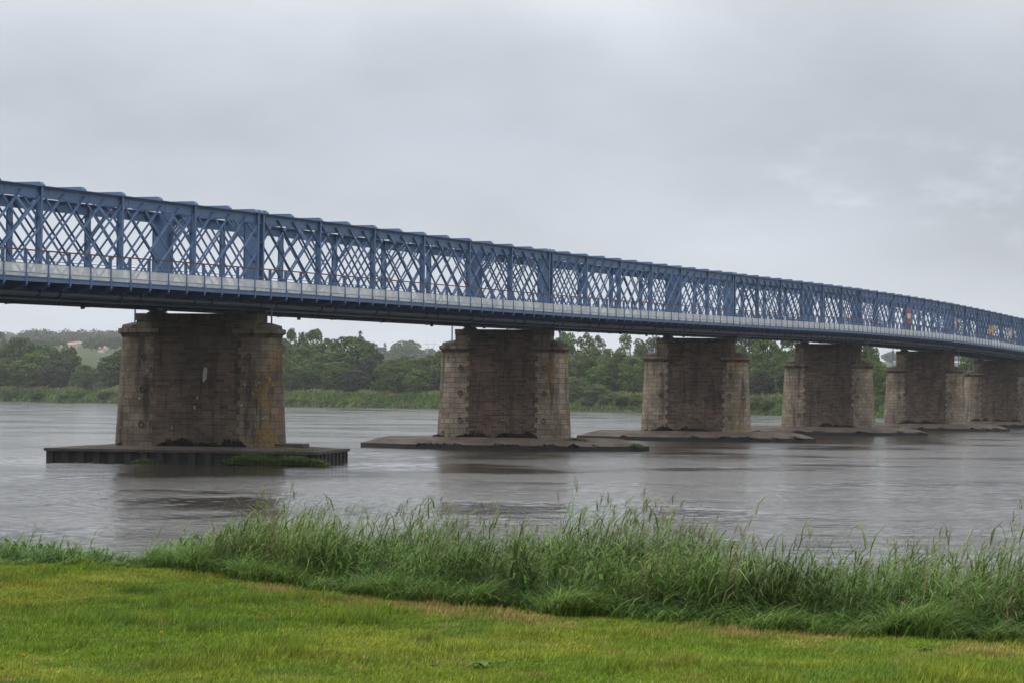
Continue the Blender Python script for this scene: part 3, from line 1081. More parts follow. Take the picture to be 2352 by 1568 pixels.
for q in ks:
    t = q * SP; z = zt(t)
    mb = MB() if q in kvis else near_rest
    mb.box(t - .06, t + .06, RY + .015, RY + .15, z - 6.06, z - 4.19)
    mb.box(t - .085, t + .085, RY - .085, RY - .055, z - 6.16, z - 5.55)
    mb.box(t - .045, t + .045, RY - .055, RY + .02, z - 6.16, z - 4.19)
    mb.prism([(-HALF - .30, -6.75), (-HALF - .30, -6.0), (WO - .0, -6.006), (WO - .0, -6.23)], (0, 1, 0), (0, 0, 1), (1, 0, 0), (t - .02, 0, z), .04)
    mb.box(t - .09, t + .09, WO - .05, WO + .9, z - 6.26, z - 6.235)
    if q in kvis:
        mb.build("rail_post", M_STEEL, rail)
o = near_rest.build("rail_post", M_STEEL, rail); o["kind"] = "stuff"

# service pipe slung under the walkway
b = MB()
ts = np.arange(T0, T1, PANEL / 2)
b.tube([(t, -HALF - 1.05, zt(t) - 6.60) for t in ts], .165, 12)
pipe = b.build("service_pipe", M_PIPE, bridge, True)
b = MB()
for t in np.arange(T0, T1, PANEL):
    for o in (2.0, 4.1):
        b = MB()
        b.tube([(t + o - .09, -HALF - 1.05, zt(t + o) - 6.60), (t + o + .09, -HALF - 1.05, zt(t + o) - 6.60)], .20, 12)
        b.box(t + o - .04, t + o + .04, -HALF - 1.30, -HALF - .80, zt(t + o) - 6.42, zt(t + o) - 5.99)
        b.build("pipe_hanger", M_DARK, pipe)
b = MB()
run(b, T0, T1, -HALF - .62, -HALF - .50, -6.90, -6.80)
run(b, T0, T1, -HALF - .90, -HALF - .86, -6.83, -6.79)
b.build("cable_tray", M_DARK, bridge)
b = MB()
for i in range(-1, 7):
    for f, yy in ((.30, 2.2), (.46, -1.0), (.58, -2.0), (.72, 1.4), (.18, -2.6), (.87, 0)):
        t = (i + f) * S
        if T0 < t < T1:
            b = MB()
            b.box(t - .10, t + .10, yy - .10, yy + .10, zt(t) - TRUSS_H - .26, zt(t) - TRUSS_H + .2)
            b.build("hanging_box", M_DARK, bridge)  # small plain boxes hanging below the deck

# ------------------------------------------------------------------ the piers
BETA = math.radians(8)
M_FOOTGRASS = M_BLADE


def pier_centre(i):
    t, y = i * S + FAR_DT / 2, .45
    return Vector((BR_O.x + t * ST - y * CT, BR_O.y + t * CT + y * ST, 0))


LH = 4.40                     # half distance between the nose centres


def stadium(hl, r, n=14):
    pts = []
    for k in range(n + 1):
        a = -math.pi / 2 + math.pi * k / n
        pts.append((hl + r * math.cos(a), r * math.sin(a)))
    for k in range(n + 1):
        a = math.pi / 2 + math.pi * k / n
        pts.append((-hl + r * math.cos(a), r * math.sin(a)))
    return pts


def loft(mb, rings, close_top=True, close_bot=False, wrap_uv=True):
    """rings: list of (points, z); side walls carry UVs in metres"""
    n = len(rings[0][0])
    base = rings[0][0]
    arc = [0]
    for k in range(n):
        p, q = base[k], base[(k + 1) % n]
        arc.append(arc[-1] + math.hypot(p[0] - q[0], p[1] - q[1]))
    vv = []; ff = []; uu = []
    for pts, z in rings:
        vv += [(p[0], p[1], z) for p in pts]
    for j in range(len(rings) - 1):
        z0, z1 = rings[j][1], rings[j + 1][1]
        for k in range(n):
            ff.append((j * n + k, j * n + (k + 1) % n, (j + 1) * n + (k + 1) % n, (j + 1) * n + k))
            uu.append([(arc[k], z0), (arc[k + 1], z0), (arc[k + 1], z1), (arc[k], z1)])
    if close_top:
        ff.append(tuple((len(rings) - 1) * n + k for k in range(n))); uu.append([(p[0], p[1]) for p in rings[-1][0]])
    if close_bot:
        ff.append(tuple(range(n))[::-1]); uu.append([(p[0], p[1]) for p in rings[0][0]][::-1])
    mb.add(vv, ff, uu)


def rect(hx, hy):
    return [(-hx, -hy), (hx, -hy), (hx, hy), (-hx, hy)]


CORN = 9.5


def clumps(n, box, size, rg):
    """small leaf-like faces heaped into a low mat"""
    c = np.stack([rg.uniform(box[0], box[1], n), rg.uniform(box[2], box[3], n), rg.uniform(box[4], box[5], n) ** 1], -1)
    a = rg.normal(size=(n, 3)); a /= np.linalg.norm(a, axis=1)[:, None]
    b_ = np.cross(a, rg.normal(size=(n, 3))); b_ /= np.linalg.norm(b_, axis=1)[:, None]
    s = size * (.5 + rg.random((n, 1)))
    xm, xh = (box[0] + box[1]) / 2, (box[1] - box[0]) / 2
    k = np.clip(1 - ((c[:, 0] - xm) / xh) ** 2, 0, 1) * (.35 + .65 * vnoise(c[:, 0], 0 * c[:, 0], .22, int(abs(xm * 10)) % 97))
    c[:, 2] = box[4] + (c[:, 2] - box[4]) * k
    return np.stack([c - a * s - b_ * s, c + a * s - b_ * s, c + a * s + b_ * s, c - a * s + b_ * s], 1)


def make_pier(i):
    ctr = pier_centre(i)
    e = empty("stone_pier", ctr, -BETA)
    old = i == 0
    zb = 1.16 if old else 1.08
    ztop = zt(i * S - .55) - 7.23
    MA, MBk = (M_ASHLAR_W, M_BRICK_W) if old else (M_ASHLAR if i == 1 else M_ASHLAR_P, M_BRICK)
    r0, r1 = 1.72, 1.44
    R_ = lambda z: r0 + (r1 - r0) * (z - zb) / (CORN - .55 - zb)
    HLf = lambda z: LH + .14 * (1 - (z - zb) / (CORN - .55 - zb))
    zs = [zb + (CORN - .55 - zb) * k / 6 for k in range(7)]
    b = MB()
    loft(b, [(stadium(HLf(z), R_(z)), z) for z in zs])
    sh = b.build("shaft", MA, e, False)
    # coursed rubble panels on both flanks, toothed into the dressed quoins
    rg = random.Random(50 + i)
    for sy in (-1, 1):
        b = MB(); z = zb; q = 0
        while z < CORN - .56:
            z1 = min(z + .47, CORN - .55)
            hw = 3.02 + (.26 if q % 2 else 0) + .06 * rg.random()
            hl = hw + .05 * rg.random()
            v = []
            for zz_, in ((z,), (z1,)):
                f = sy * R_(zz_)
                v += [(-hl, f, zz_), (hw, f, zz_), (hw, f + sy * .035, zz_), (-hl, f + sy * .035, zz_)]
            ff = [(0, 3, 2, 1), (4, 5, 6, 7), (0, 1, 5, 4), (1, 2, 6, 5), (2, 3, 7, 6), (3, 0, 4, 7)]
            uv = [[(v[k][0], v[k][2] + .03 * k) for k in f] for f in ff]
            b.add(v, ff, uv)
            z = z1; q += 1
        b.build("rubble_panel", MBk, e)
    # cornice round both ends only; between them the flank runs straight up
    rc, hc = r1, LH
    for s_ in (-1, 1):
        b = MB(); prof = [(-.62, 0), (-.56, .05), (-.42, .10), (-.34, .26), (-.30, .30), (-.02, .30), (0, .26), (.001, .08)]

        def ring(o, r):
            st = 2.86 - o * .6
            p = [(st, -r - o)] + [(hc + (r + o) * math.cos(a_), (r + o) * math.sin(a_)) for a_ in [(-math.pi / 2 + math.pi * k / 14) for k in range(15)]] + [(st, r + o)]
            return p if s_ > 0 else [(-x, y) for x, y in p][::-1]
        loft(b, [(ring(p[1] + .004, rc), CORN + p[0]) for p in prof], True, True)
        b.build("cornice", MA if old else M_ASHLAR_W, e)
        b = MB()
        cap = lambda f: [(s_ * (hc - .3) + s_ * (.3 + f * rc * math.cos(a_)), f * rc * math.sin(a_)) for a_ in [(-math.pi / 2 + math.pi * k / 14) for k in range(15)]]
        fx = (lambda q: q if s_ > 0 else q[::-1])
        loft(b, [(fx(cap(1.05)), CORN), (fx(cap(1.0)), CORN + .26), (fx(cap(.6)), CORN + .42), (fx(cap(.1)), CORN + .54)])
        b.build("nose_cap", M_COPING, e)
    # upper block carrying the bearings
    b = MB()
    hx, hy = LH + .02, r1 - .02
    loft(b, [(rect(hx, hy), CORN - .6), (rect(hx, hy), ztop - .50)], False)
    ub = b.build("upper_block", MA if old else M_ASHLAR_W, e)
    for sy in (-1, 1):
        b = MB(); z = CORN - .549; q = 0
        while z < ztop - .52:
            z1 = min(z + .47, ztop - .505)
            hw = 2.98 + (.24 if q % 2 else 0)
            v = [(-hw, sy * hy, z), (hw, sy * hy, z), (hw, sy * hy, z1), (-hw, sy * hy, z1)]
            w = [(p[0], p[1] + sy * .05, p[2]) for p in v]
            vv = v + w
            ff = [(0, 1, 2, 3), (4, 7, 6, 5), (0, 4, 5, 1), (1, 5, 6, 2), (2, 6, 7, 3), (3, 7, 4, 0)]
            b.add(vv, ff, [[(vv[k][0], vv[k][2]) for k in f] for f in ff])
            z = z1; q += 1
        b.build("upper_rubble_panel", MBk, ub)
    b = MB()
    loft(b, [(rect(hx + .03, hy + .075), ztop - .50), (rect(hx + .03, hy + .075), ztop)], True, True)
    b.build("coping", M_COPING, e)
    # bearings: the pedestals under each truss, in the pier's own frame
    for (yy, dt, off) in ((-HALF, 0, .0), (HALF, FAR_DT, 0)):
        t = i * S + dt
        w = Vector((BR_O.x + t * ST - yy * CT, BR_O.y + t * CT + yy * ST, 0)) - ctr
        lx = w.x * math.cos(BETA) - w.y * math.sin(BETA); ly = w.x * math.sin(BETA) + w.y * math.cos(BETA)
        b = MB()
        b.box(lx - .62, lx + .62, ly - .5, ly + .5, ztop, ztop + .10)
        b.box(lx - .50, lx + .50, ly - .42, ly + .42, ztop + .10, ztop + .17)
        b.tube([(lx - .55, ly, ztop + .19), (lx + .55, ly, ztop + .19)], .07, 8)
        b.box(lx - .60, lx + .60, ly - .45, ly + .45, ztop + .20, ztop + .262)
        b.build("bearing", M_DARK, e)
    # blue stay pipes rising from the noses to the deck
    for s, ex in ((-1, .55), (1, .75)):
        zx = zt(i * S) - 6.3
        b = MB()
        x = s * (LH + ex)
        b.tube([(x, -.1, CORN + .15), (x, -.1, zx)], .065, 8)
        b.box(x - .24, x + .24, -.34, .14, CORN + .12, CORN + .36)
        b.build("downpipe", M_STEEL, e)
    # mooring rings
    for sx in (-1, 1):
        for z in (zb + 1.55, zb + 4.05, zb + 6.35):
            b = MB(); x = sx * (LH - .55 + .1 * rg.random()); f = -R_(z)
            b.torus((x, f - .06, z), .19, .042, (0.15, 1, 0))
            b.box(x - .07, x + .07, f - .10, f + .05, z + .12, z + .28)
            b.build("mooring_ring", M_IRON, e)
    # black moss heaped against the foot
    rgn = np.random.default_rng(90 + i)
    parts = []
    for k in range(7 if i < 3 else 4):
        x = rgn.uniform(-LH - .8, LH + .4); w = rgn.uniform(.5, 1.5)
        yb = -r0 - .12 if abs(x) < LH else -r0 * .75
        c = clumps(260, (x - w, x + w, yb - .25, yb + .12, zb, zb + .30 + .55 * rgn.random()), .055, rgn)
        parts.append(c)
    fast_mesh("moss", np.concatenate(parts).reshape(-1, 3), 4, M_MOSS, e)
    if old:
        # sheet-piled island
        HX_, HY_ = 9.75, 4.9
        b = MB(); pts = []
        per = 1.18

        def side(x0, y0, x1, y1, nx_, ny_):
            l = math.hypot(x1 - x0, y1 - y0); n = max(2, int(round(l / per)))
            for k in range(n):
                for f, o in ((.0, 0), (.38, 0), (.5, .26), (.88, .26)):
                    u = (k + f) / n
                    pts.append((x0 + (x1 - x0) * u - nx_ * o, y0 + (y1 - y0) * u - ny_ * o))
        side(-HX_, -HY_, HX_, -HY_, 0, -1); side(HX_, -HY_, HX_, HY_, 1, 0); side(HX_, HY_, -HX_, HY_, 0, 1); side(-HX_, HY_, -HX_, -HY_, -1, 0)
        loft(b, [(pts, -1.2), (pts, .80)])
        b.build("sheet_pile_wall", M_PILE, e)
        b = MB()
        out = rect(HX_ + .14, HY_ + .14); inn = rect(HX_ - .5, HY_ - .5)
        loft(b, [(out, .80), (out, .985), (inn, .995), (rect(HX_ - 2.5, HY_ - 2.2), 1.16)], True, True)
        b.build("capping_slab", M_CAP, e)
        b = MB(); b.box(LH + .9, LH + 3.4, -1.2, .9, 1.0, 1.42)
        b.build("concrete_block", M_CAP, e, bevel=.05)
        # scraps of old render on the flank and a hanging cable
        rr = random.Random(4)
        def patch(x, z, w, h, n=16):
            p = []
            for k in range(n):
                a = 2 * math.pi * k / n
                rx = (1 + .45 * (rr.random() - .5))
                p.append((x + w * rx * math.cos(a) + .35 * h * math.sin(a) * .4, z + h * rx * math.sin(a)))
            b = MB()
            f = -R_(z) - .036
            b.prism(p, (1, 0, 0), (0, 0, 1), (0, -1, 0), (0, f, 0), .018)
            b.build("render_patch", M_LIME, e)
        patch(.72, 6.25, .15, .62); patch(.20, 4.6, .05, .13); patch(.02, 3.9, .06, .13)
        b = MB(); x = LH - .45
        b.tube([(x, -R_(zb + 6.3) - .08, zb + 6.2), (x - .05, -R_(6) - .05, 5.9), (x + .08, -R_(5) - .06, zb + 4.1), (x - .12, -R_(3) - .04, 3.0)], .022, 5)
        b.build("hanging_cable", M_IRON, e)
    else:
        b = MB()
        k = .95 + .1 * rg.random()
        bot = [(-13.0 * k, 0), (-8.2, -4.3), (-7.0, -4.5), (7.4, -4.5), (8.6, -4.3), (13.0 * k, 0), (8.6, 4.3), (7.4, 4.5), (-7.0, 4.5), (-8.2, 4.3)]
        top = [(-10.4 * k, 0), (-7.2, -1.9), (-6.2, -2.2), (6.2, -2.2), (7.4, -1.9), (10.4 * k, 0), (7.4, 1.9), (6.2, 2.2), (-6.2, 2.2), (-7.2, 1.9)]
        loft(b, [(bot, .38), ([(p[0] * .5 + q[0] * .5, p[1] * .5 + q[1] * .5) for p, q in zip(bot, top)], .80), (top, 1.08)])
        b.build("apron", M_CONC, e)
        b = MB()
        bo = [(p[0] * 1.004, p[1] * 1.012) for p in bot]
        loft(b, [(bo, -1.2), (bo, .42), (bot, .421)], False)
        b.build("footing_wall", M_PILE, e)
        b = MB()
        rm = random.Random(i)
        parts = []
        for q in range(9):
            x = rm.uniform(-9, 12); w = rm.uniform(.4, 1.4)
            yb = -4.5 if abs(x) < 7.5 else -4.5 * max(.1, 1 - (abs(x) - 7.5) / 6)
            parts.append(clumps(150, (x - w, x + w, yb - .1, yb + .35, .34, .66), .05, rgn))
        fast_mesh("edge_moss", np.concatenate(parts).reshape(-1, 3), 4, M_MOSS, e)
    return e


PIER_LABELS = {
    -1: "stone pier outside the left edge of the photograph",
    0: "big dark stone pier on a square sheet piled island, nearest and leftmost",
    1: "second stone pier from the left, with orange lichen on its rounded end",
    2: "third stone pier from the left, on a low pointed concrete apron",
    3: "fourth stone pier from the left, paler left quoins above the river",
    4: "fifth stone pier from the left, standing before the last partly hidden one",
    5: "sixth stone pier, rightmost and cut by the picture edge",
    6: "far stone pier close to the opposite bank"}
for i in range(0, 7):
    p = make_pier(i)
    tag(p, PIER_LABELS[i], "bridge pier", "stone piers of the lattice bridge")


# grass growing out of the sheet piles
def tuft(p, w, n, h, lab, straw=.06, sy=.3, rz=-BETA):
    rg = np.random.default_rng(int(abs(p.x * 100)))
    X = rg.normal(0, w * .5, n).clip(-w, w); Y = rg.normal(0, sy * .5, n)
    hh = 1.35 * h * (.5 + .7 * rg.random(n)) * np.clip(1.1 - (X / (w * 1.25)) ** 2, .3, 1)
    a = np.where(rg.random(n) < .5, rg.normal(0, .9, n), rg.normal(-1.57, .7, n))
    c = np.array([.10, .175, .028]) * (.6 + .8 * rg.random((n, 1)))
    c = np.where((rg.random(n) < straw)[:, None], np.array([.20, .16, .08]), c)
    q = ribbons(np.stack([X, Y, 0 * X], -1), a, hh, .5 + .7 * rg.random(n), .03 + .02 * rg.random(n), 4, .35 + .4 * rg.random(n), a + 1.57)
    cc = np.repeat(c, 16, 0)
    o = fast_mesh("grass_tuft", q.reshape(-1, 3), 4, M_BLADE, col=cc, smooth=True)
    o.location = p; o.rotation_euler = (0, 0, rz)
    tag(o, lab, "grass tuft", "grass tufts on the pier islands")


pc0 = pier_centre(0)


def plocal(i, x, y, z):
    c = pier_centre(i)
    return Vector((c.x + x * math.cos(BETA) + y * math.sin(BETA), c.y - x * math.sin(BETA) + y * math.cos(BETA), z))


tuft(plocal(0, 5.2, -5.15, .05), 1.9, 1500, .85, "broad green grass tuft hanging on the sheet piles, with dry stalks above it", .12)
tuft(plocal(0, 7.9, -5.15, .05), 1.1, 700, .85, "rounded grass tuft left of the corner of the sheet pile island")
tuft(plocal(0, 9.0, -5.15, .05), 1.5, 800, .62, "low grass tuft beside the right corner of the sheet pile island")
tuft(plocal(0, -2.6, -5.1, .02), 1.0, 220, .40, "dim small grass tuft at the left half of the sheet piles")
tuft(plocal(0, 8.0, -3.6, 1.0), 1.6, 500, .16, "yellowish low grass on the right end of the capping slab", .4, 1.2)
tuft(plocal(0, 6.3, -1.2, 1.12), 1.4, 400, .16, "dry low grass beside the foot of the big pier", .6, .8)
tuft(plocal(1, 12.3, -1.0, .3), .8, 260, .5, "yellow green grass tuft on the right tip of the second pier's apron", .3)
tuft(plocal(1, 7.0, -2.6, .9), 1.3, 300, .35, "dry grass on the apron beside the second pier's rounded end", .5)
tuft(plocal(3, 9.5, -3.2, .4), .8, 200, .4, "small grass tuft on the apron of the fourth pier", .2)

# ------------------------------------------------------------------ things on the bridge
M_RED = simple("sign_red", (.33, .040, .026), .5, .12, 3)
M_WHITE = simple("sign_white", (.52, .52, .52), .5, .08, 3)
M_YEL = simple("sign_yellow", (.45, .24, .02), .5, .12, 3)
M_GREY = simple("sign_back_grey", (.25, .26, .27), .5, .1, 3)


def br_pt(t, y, z):
    return Vector((BR_O.x + t * ST - y * CT, BR_O.y + t * CT + y * ST, z))


def t_of_px(x, e):
    """distance along the bridge of pixel column x, on the line e metres outside the near truss"""
    K = 10161 - e * FOC / (CT * S * CT)
    return (K / (3554 - x) - (3.43 - e * ST / (S * CT))) * S


SGY = -HALF - .48


def sign_root(name, x, z_of_top, lab, grp):
    t = t_of_px(x, .48)
    e = empty(name, br_pt(t, SGY, zt(t) - z_of_top), BR_RZ)
    tag(e, lab, "river sign", grp)
    return e


GRP = "river navigation signs fixed on the bridge"
e = sign_root("navigation_sign", 2088, 2.75, "red and white striped board fixed outside the near truss", GRP)
for q, (mt, z0, z1) in enumerate(((M_RED, .33, 1.05), (M_WHITE, -.36, .33), (M_RED, -1.05, -.36))):
    b = MB(); b.box(-.85, .85, -.03, .03, z0, z1 - .002); b.build("stripe", mt, e)
b = MB(); b.box(-.6, -.5, .03, .2, -1.15, 1.2); b.box(.5, .6, .03, .2, -1.15, 1.2); b.build("bracket", M_GREY, e)


def diamond(mb, cx, cz, r, y0, y1):
    mb.prism([(cx, cz - r), (cx + r, cz), (cx, cz + r), (cx - r, cz)], (1, 0, 0), (0, 0, 1), (0, 1, 0), (0, y0, 0), y1 - y0)


def half_diamond(mb, r, s, y0, y1):
    mb.prism([(0, -r), (s * r, 0), (0, r)], (1, 0, 0), (0, 0, 1), (0, 1, 0), (0, y0, 0), y1 - y0)


for x, zz0, flip, lab in ((2196 - 0, 3.05, 1, "white and red diamond sign left of the yellow diamonds"), (2331 - 8, 3.05, 1, "white and red diamond sign right of the yellow diamonds, near the picture edge")):
    e = sign_root("navigation_sign", x, zz0, lab, GRP)
    b = MB(); half_diamond(b, 1.12, -.5, -.03, .03); b.build("white_half", M_WHITE, e)
    b = MB(); half_diamond(b, 1.12, .9, -.03, .03); b.build("red_half", M_RED, e)
    b = MB(); b.box(-.06, .06, .032, .16, -1.2, 1.3); b.build("bracket", M_GREY, e)
e = sign_root("navigation_sign", 2277, 3.15, "pair of yellow diamonds side by side on the bridge", GRP)
for cx in (-1.05, 1.05):
    b = MB(); diamond(b, cx, 0, .92, -.03, .03); b.build("yellow_diamond", M_YEL, e)
b = MB(); b.box(-2.2, 2.2, .032, .12, -.05, .05); b.build("bracket", M_GREY, e)


# car driving away over the bridge, seen through lattice and railing
def make_car():
    t = t_of_px(1800, -2.0)
    e = empty("parked_car", br_pt(t, -1.5, zt(t) - 5.78), BR_RZ)
    e.name = "grey_car"
    tag(e, "silver estate car crossing the bridge behind the railing", "car")
    M_PAINT = simple("silver_car_paint", (.34, .35, .37), .3, .08, 2, .4)
    M_GLASS = simple("dark_car_glass", (.012, .014, .016), .08, .2, 2)
    M_TYRE = simple("tyre_rubber", (.015, .015, .016), .85, .2, 4)
    M_LAMP = simple("red_tail_lamp", (.55, .015, .012), .2, .1, 4)
    M_TRIM = simple("black_trim", (.02, .02, .022), .6, .2, 4)
    prof = [(-2.2, .35), (-2.22, .75), (-2.18, 1.02), (-2.02, 1.12), (-1.72, 1.52), (-1.3, 1.6), (.0, 1.6), (.45, 1.5), (1.05, 1.08), (1.95, .92), (2.15, .72), (2.18, .35)]
    b = MB(); n = len(prof); hw = .86
    lay = []
    for y, k, top in ((-hw, 1, 1), (-hw * .98, 1, 1), (hw * .98, 1, 1), (hw, 1, 1)):
        pass
    vv = []
    for y in (-1, 1):
        for (x, z) in prof:
            w = hw if z < 1.05 else hw - .17 * (z - 1.05) / .55
            vv.append((x, y * w, z))
    ff = [tuple(range(n))[::-1], tuple(range(n, 2 * n))] + [(k, (k + 1) % n, (k + 1) % n + n, k + n) for k in range(n)]
    b.add(vv, ff); body = b.build("body", M_PAINT, e, False, .04)
    b = MB()
    b.add([(-2.035, -.66, 1.13), (-2.035, .66, 1.13), (-1.745, .58, 1.50), (-1.745, -.58, 1.50)], [(0, 1, 2, 3)]); b.build("rear_window", M_GLASS, body)
    for s in (-1, 1):
        b = MB()
        b.add([(-1.85, s * .868, 1.10), (.85, s * .868, 1.10), (.42, s * .745, 1.47), (-1.55, s * .745, 1.50)], [(0, 1, 2, 3)]); b.build("side_window", M_GLASS, body)
        b = MB(); b.box(-2.26, -2.14, s * .62 - .16, s * .62 + .16, .78, 1.02); b.build("tail_lamp", M_LAMP, body)
        b = MB(); b.box(.55, .75, s * .88, s * 1.05, 1.05, 1.2) if s > 0 else b.box(.55, .75, s * 1.05, s * .88, 1.05, 1.2); b.build("wing_mirror", M_TRIM, body)
        for x in (-1.4, 1.35):
            b = MB(); b.tube([(x, s * .70, .32), (x, s * .90, .32)], .32, 18); w = b.build("wheel", M_TYRE, e, True)
            b = MB(); b.tube([(x, s * .895, .32), (x, s * .91, .32)], .2, 12); b.build("rim", M_GREY, w)
    b = MB(); b.box(-2.27, -2.10, -.80, .80, .36, .56); b.build("bumper", M_TRIM, body)
    b = MB(); b.box(-2.245, -2.215, -.26, .26, .60, .71); b.build("number_plate", M_WHITE, body)
    b = MB(); b.box(-1.6, .1, -.62, -.58, 1.6, 1.66); b.box(-1.6, .1, .58, .62, 1.6, 1.66); b.build("roof_rail", M_TRIM, body)


make_car()

# ------------------------------------------------------------------ far bank and hills
PB = np.array([(-1500, 2300), (-600, 1300), (-330, 1010), (-195, 864), (-130, 790), (-75, 741), (-24, 711), (38, 647), (68, 614), (90, 563), (113, 505), (140, 448), (190, 350), (300, 180), (520, -120)], float)
bank_x = lambda y: np.interp(-y, -PB[:, 1], PB[:, 0])


def bank_Y(px):
    """depth of the far waterline along pixel column px"""
    k = (px - W0 / 2) / FOC
    d = PB[:, 0] - k * PB[:, 1]
    for a in range(len(PB) - 1):
        if d[a] <= 0 < d[a + 1] or d[a] < 0 <= d[a + 1]:
            f = -d[a] / (d[a + 1] - d[a])
            return PB[a, 1] + f * (PB[a + 1, 1] - PB[a, 1])
    return 500.0


M_BANK = simple("bank_soil", (.045, .055, .022), .95, .4, .2, spec=.1)
M_MEADOW = simple("meadow", (.055, .075, .032), .95, .35, .02, spec=.1)


def far_ground():
    # resample the bank line and push it inland
    seg = np.linalg.norm(np.diff(PB, axis=0), axis=1); s = np.concatenate([[0], np.cumsum(seg)])
    q = np.arange(0, s[-1], 8.0)
    px = np.interp(q, s, PB[:, 0]); py = np.interp(q, s, PB[:, 1])
    py = py + 3.5 * (fbm(q, 0 * q, 40, 3) - .5)
    offs = [(-4, -1.2), (0, .0), (1.5, .5), (4, 1.3), (8, 2.6), (13, 3.6), (22, 4.2), (60, 4.6), (300, 5), (1200, 5), (4500, 5)]
    nrm = np.array([.46, .888])
    V = []
    for o, z in offs:
        V.append(np.stack([px + nrm[0] * o, py + nrm[1] * o, z + (.5 * (fbm(px, py + o, 9, 7) - .5) if 0 < o < 60 else 0) + 0 * px], -1))
    V = np.stack(V, 1); n, m = V.shape[:2]
    i = np.arange(n - 1)[:, None] * m + np.arange(m - 1)[None]
    f = np.stack([i, i + m, i + m + 1, i + 1], -1).reshape(-1, 4)
    o = idx_mesh("far_bank", V.reshape(-1, 3), f, M_BANK)
    tag(o, "low green far bank of the river", None, None, "structure")


far_ground()


def hill_z(X, Y):
    X = np.asarray(X, float); Y = np.asarray(Y, float)
    u = X / Y
    g = np.interp(u, [-.3, -.17, -.13, -.08, -.02, .06, .16, .3], [1.02, 1.0, .92, .74, .66, .70, .78, .8])
    z = 2 + 82 * g * np.clip((Y - 1150) / 2850, 0, 1) ** .65
    return z + 3.5 * (fbm(X, Y, 260, 5) - .5) - np.clip((Y - 4300) / 1500, 0, 1) * 60


def hills():
    xs = np.linspace(-2400, 2400, 140); ys = np.concatenate([np.linspace(1140, 4600, 80), np.linspace(4700, 7000, 12)])
    X, Y = np.meshgrid(xs, ys, indexing='ij'); Z = hill_z(X, Y)
    nx, ny = X.shape
    i = np.arange(nx - 1)[:, None] * ny + np.arange(ny - 1)[None]
    f = np.stack([i, i + ny, i + ny + 1, i + 1], -1).reshape(-1, 4)
    o = idx_mesh("hill", np.stack([X, Y, Z], -1).reshape(-1, 3), f, M_MEADOW)
    tag(o, "low wooded hill fading into the rain haze", None, None, "structure")


hills()


# ------------------------------------------------------------------ trees
def leaf_quads(c, r, n, size, rg, squash=1.0, up=.35):
    """n leaf faces on the skin of one lobe"""
    d = rg.normal(size=(n, 3)); d /= np.linalg.norm(d, axis=1)[:, None]
    low = d[:, 2] < -.35
    d[low, 2] *= -.6
    d /= np.linalg.norm(d, axis=1)[:, None]
    rr = r * (.74 + .30 * rg.random((n, 1)) ** .7)
    p = c + d * rr * np.array([1, 1, squash])
    nn = d + np.array([0, 0, up]) + .75 * rg.normal(size=(n, 3)); nn /= np.linalg.norm(nn, axis=1)[:, None]
    a = np.cross(nn, rg.normal(size=(n, 3))); a /= np.linalg.norm(a, axis=1)[:, None]
    b = np.cross(nn, a)
    s = size * (.5 + .9 * rg.random((n, 1)))
    a = a * s; b = b * s * .75
    return np.stack([p - a, p - b * .8, p + a, p + b], 1)


def build_tree(kind, seed, H=1.0):
    """unit tree about 20 m tall; returns the Empty with trunk and crown"""
    rg = np.random.default_rng(seed)
    e = empty("tree")
    lobes = []
    if kind in ('oak', 'ash', 'dark'):
        for k in range(62):
            d = rg.normal(size=3); d /= np.linalg.norm(d)
            f = .78 if k < 46 else .95
            c = np.array([d[0] * 6.1, d[1] * 6.1, 9.4 + d[2] * (8.8 if d[2] > 0 else 9.0)]) * 1.0
            c = np.array([c[0] * f, c[1] * f, 9.4 + (c[2] - 9.4) * f])
            if c[2] < 5: c[:2] *= 1.25
            lobes.append((c, rg.uniform(1.5, 2.6) if k < 46 else rg.uniform(.9, 1.4), .9))
        lobes.append((np.array([0, 0, 7.]), 5.0, 1.3))
        n_l, sz = 120, .40
    elif kind == 'willow':
        for k in range(58):
            d = rg.normal(size=3); d /= np.linalg.norm(d); f = rg.uniform(.7, .95)
            c = np.array([d[0] * 6.6 * f, d[1] * 6.6 * f, 8.8 + d[2] * 8.6 * f])
            lobes.append((c, rg.uniform(1.0, 2.3), 1.1))
        lobes.append((np.array([0, 0, 6.]), 5.0, 1.2))
        n_l, sz = 130, .36
    elif kind == 'poplar':
        for k in range(46):
            d = rg.normal(size=3); d /= np.linalg.norm(d); f = rg.uniform(.65, .95)
            c = np.array([d[0] * 4.2 * f, d[1] * 4.2 * f, 10.2 + d[2] * 9.2 * f])
            lobes.append((c, rg.uniform(.9, 1.7), 1.2))
        n_l, sz = 90, .38
    elif kind == 'conifer':
        for k in range(40):
            z = rg.uniform(2, 19); w = np.interp(z, [1.5, 19.5], [4.2, .3])
            a = rg.random() * 6.28; q = w * (.3 + .7 * rg.random())
            lobes.append((np.array([q * math.cos(a), q * math.sin(a), z]), rg.uniform(.6, 1.3), .5))
        n_l, sz = 75, .40
    Q = [leaf_quads(c, r, int(n_l * (r / 2) ** 1.6) + 16, sz, rg, sq) for c, r, sq in lobes]
    crown = fast_mesh("crown", np.concatenate(Q).reshape(-1, 3), 4, M_LEAF[kind], e)
    b = MB()
    b.tube([(0, 0, -.5), (.1, 0, 4), (.15, .1, 10), (.2, .1, 15 if kind != 'conifer' else 19.8)], [.42, .34, .22, .08], 8)
    for c, r, sq in lobes[::4]:
        z0 = max(2.0, c[2] * .62)
        b.tube([(.1, 0, z0), (c[0] * .5, c[1] * .5, (z0 + c[2]) / 2 + .3), tuple(c)], [.16, .10, .04], 5)
    b.build("trunk", M_BARK, e)
    return e


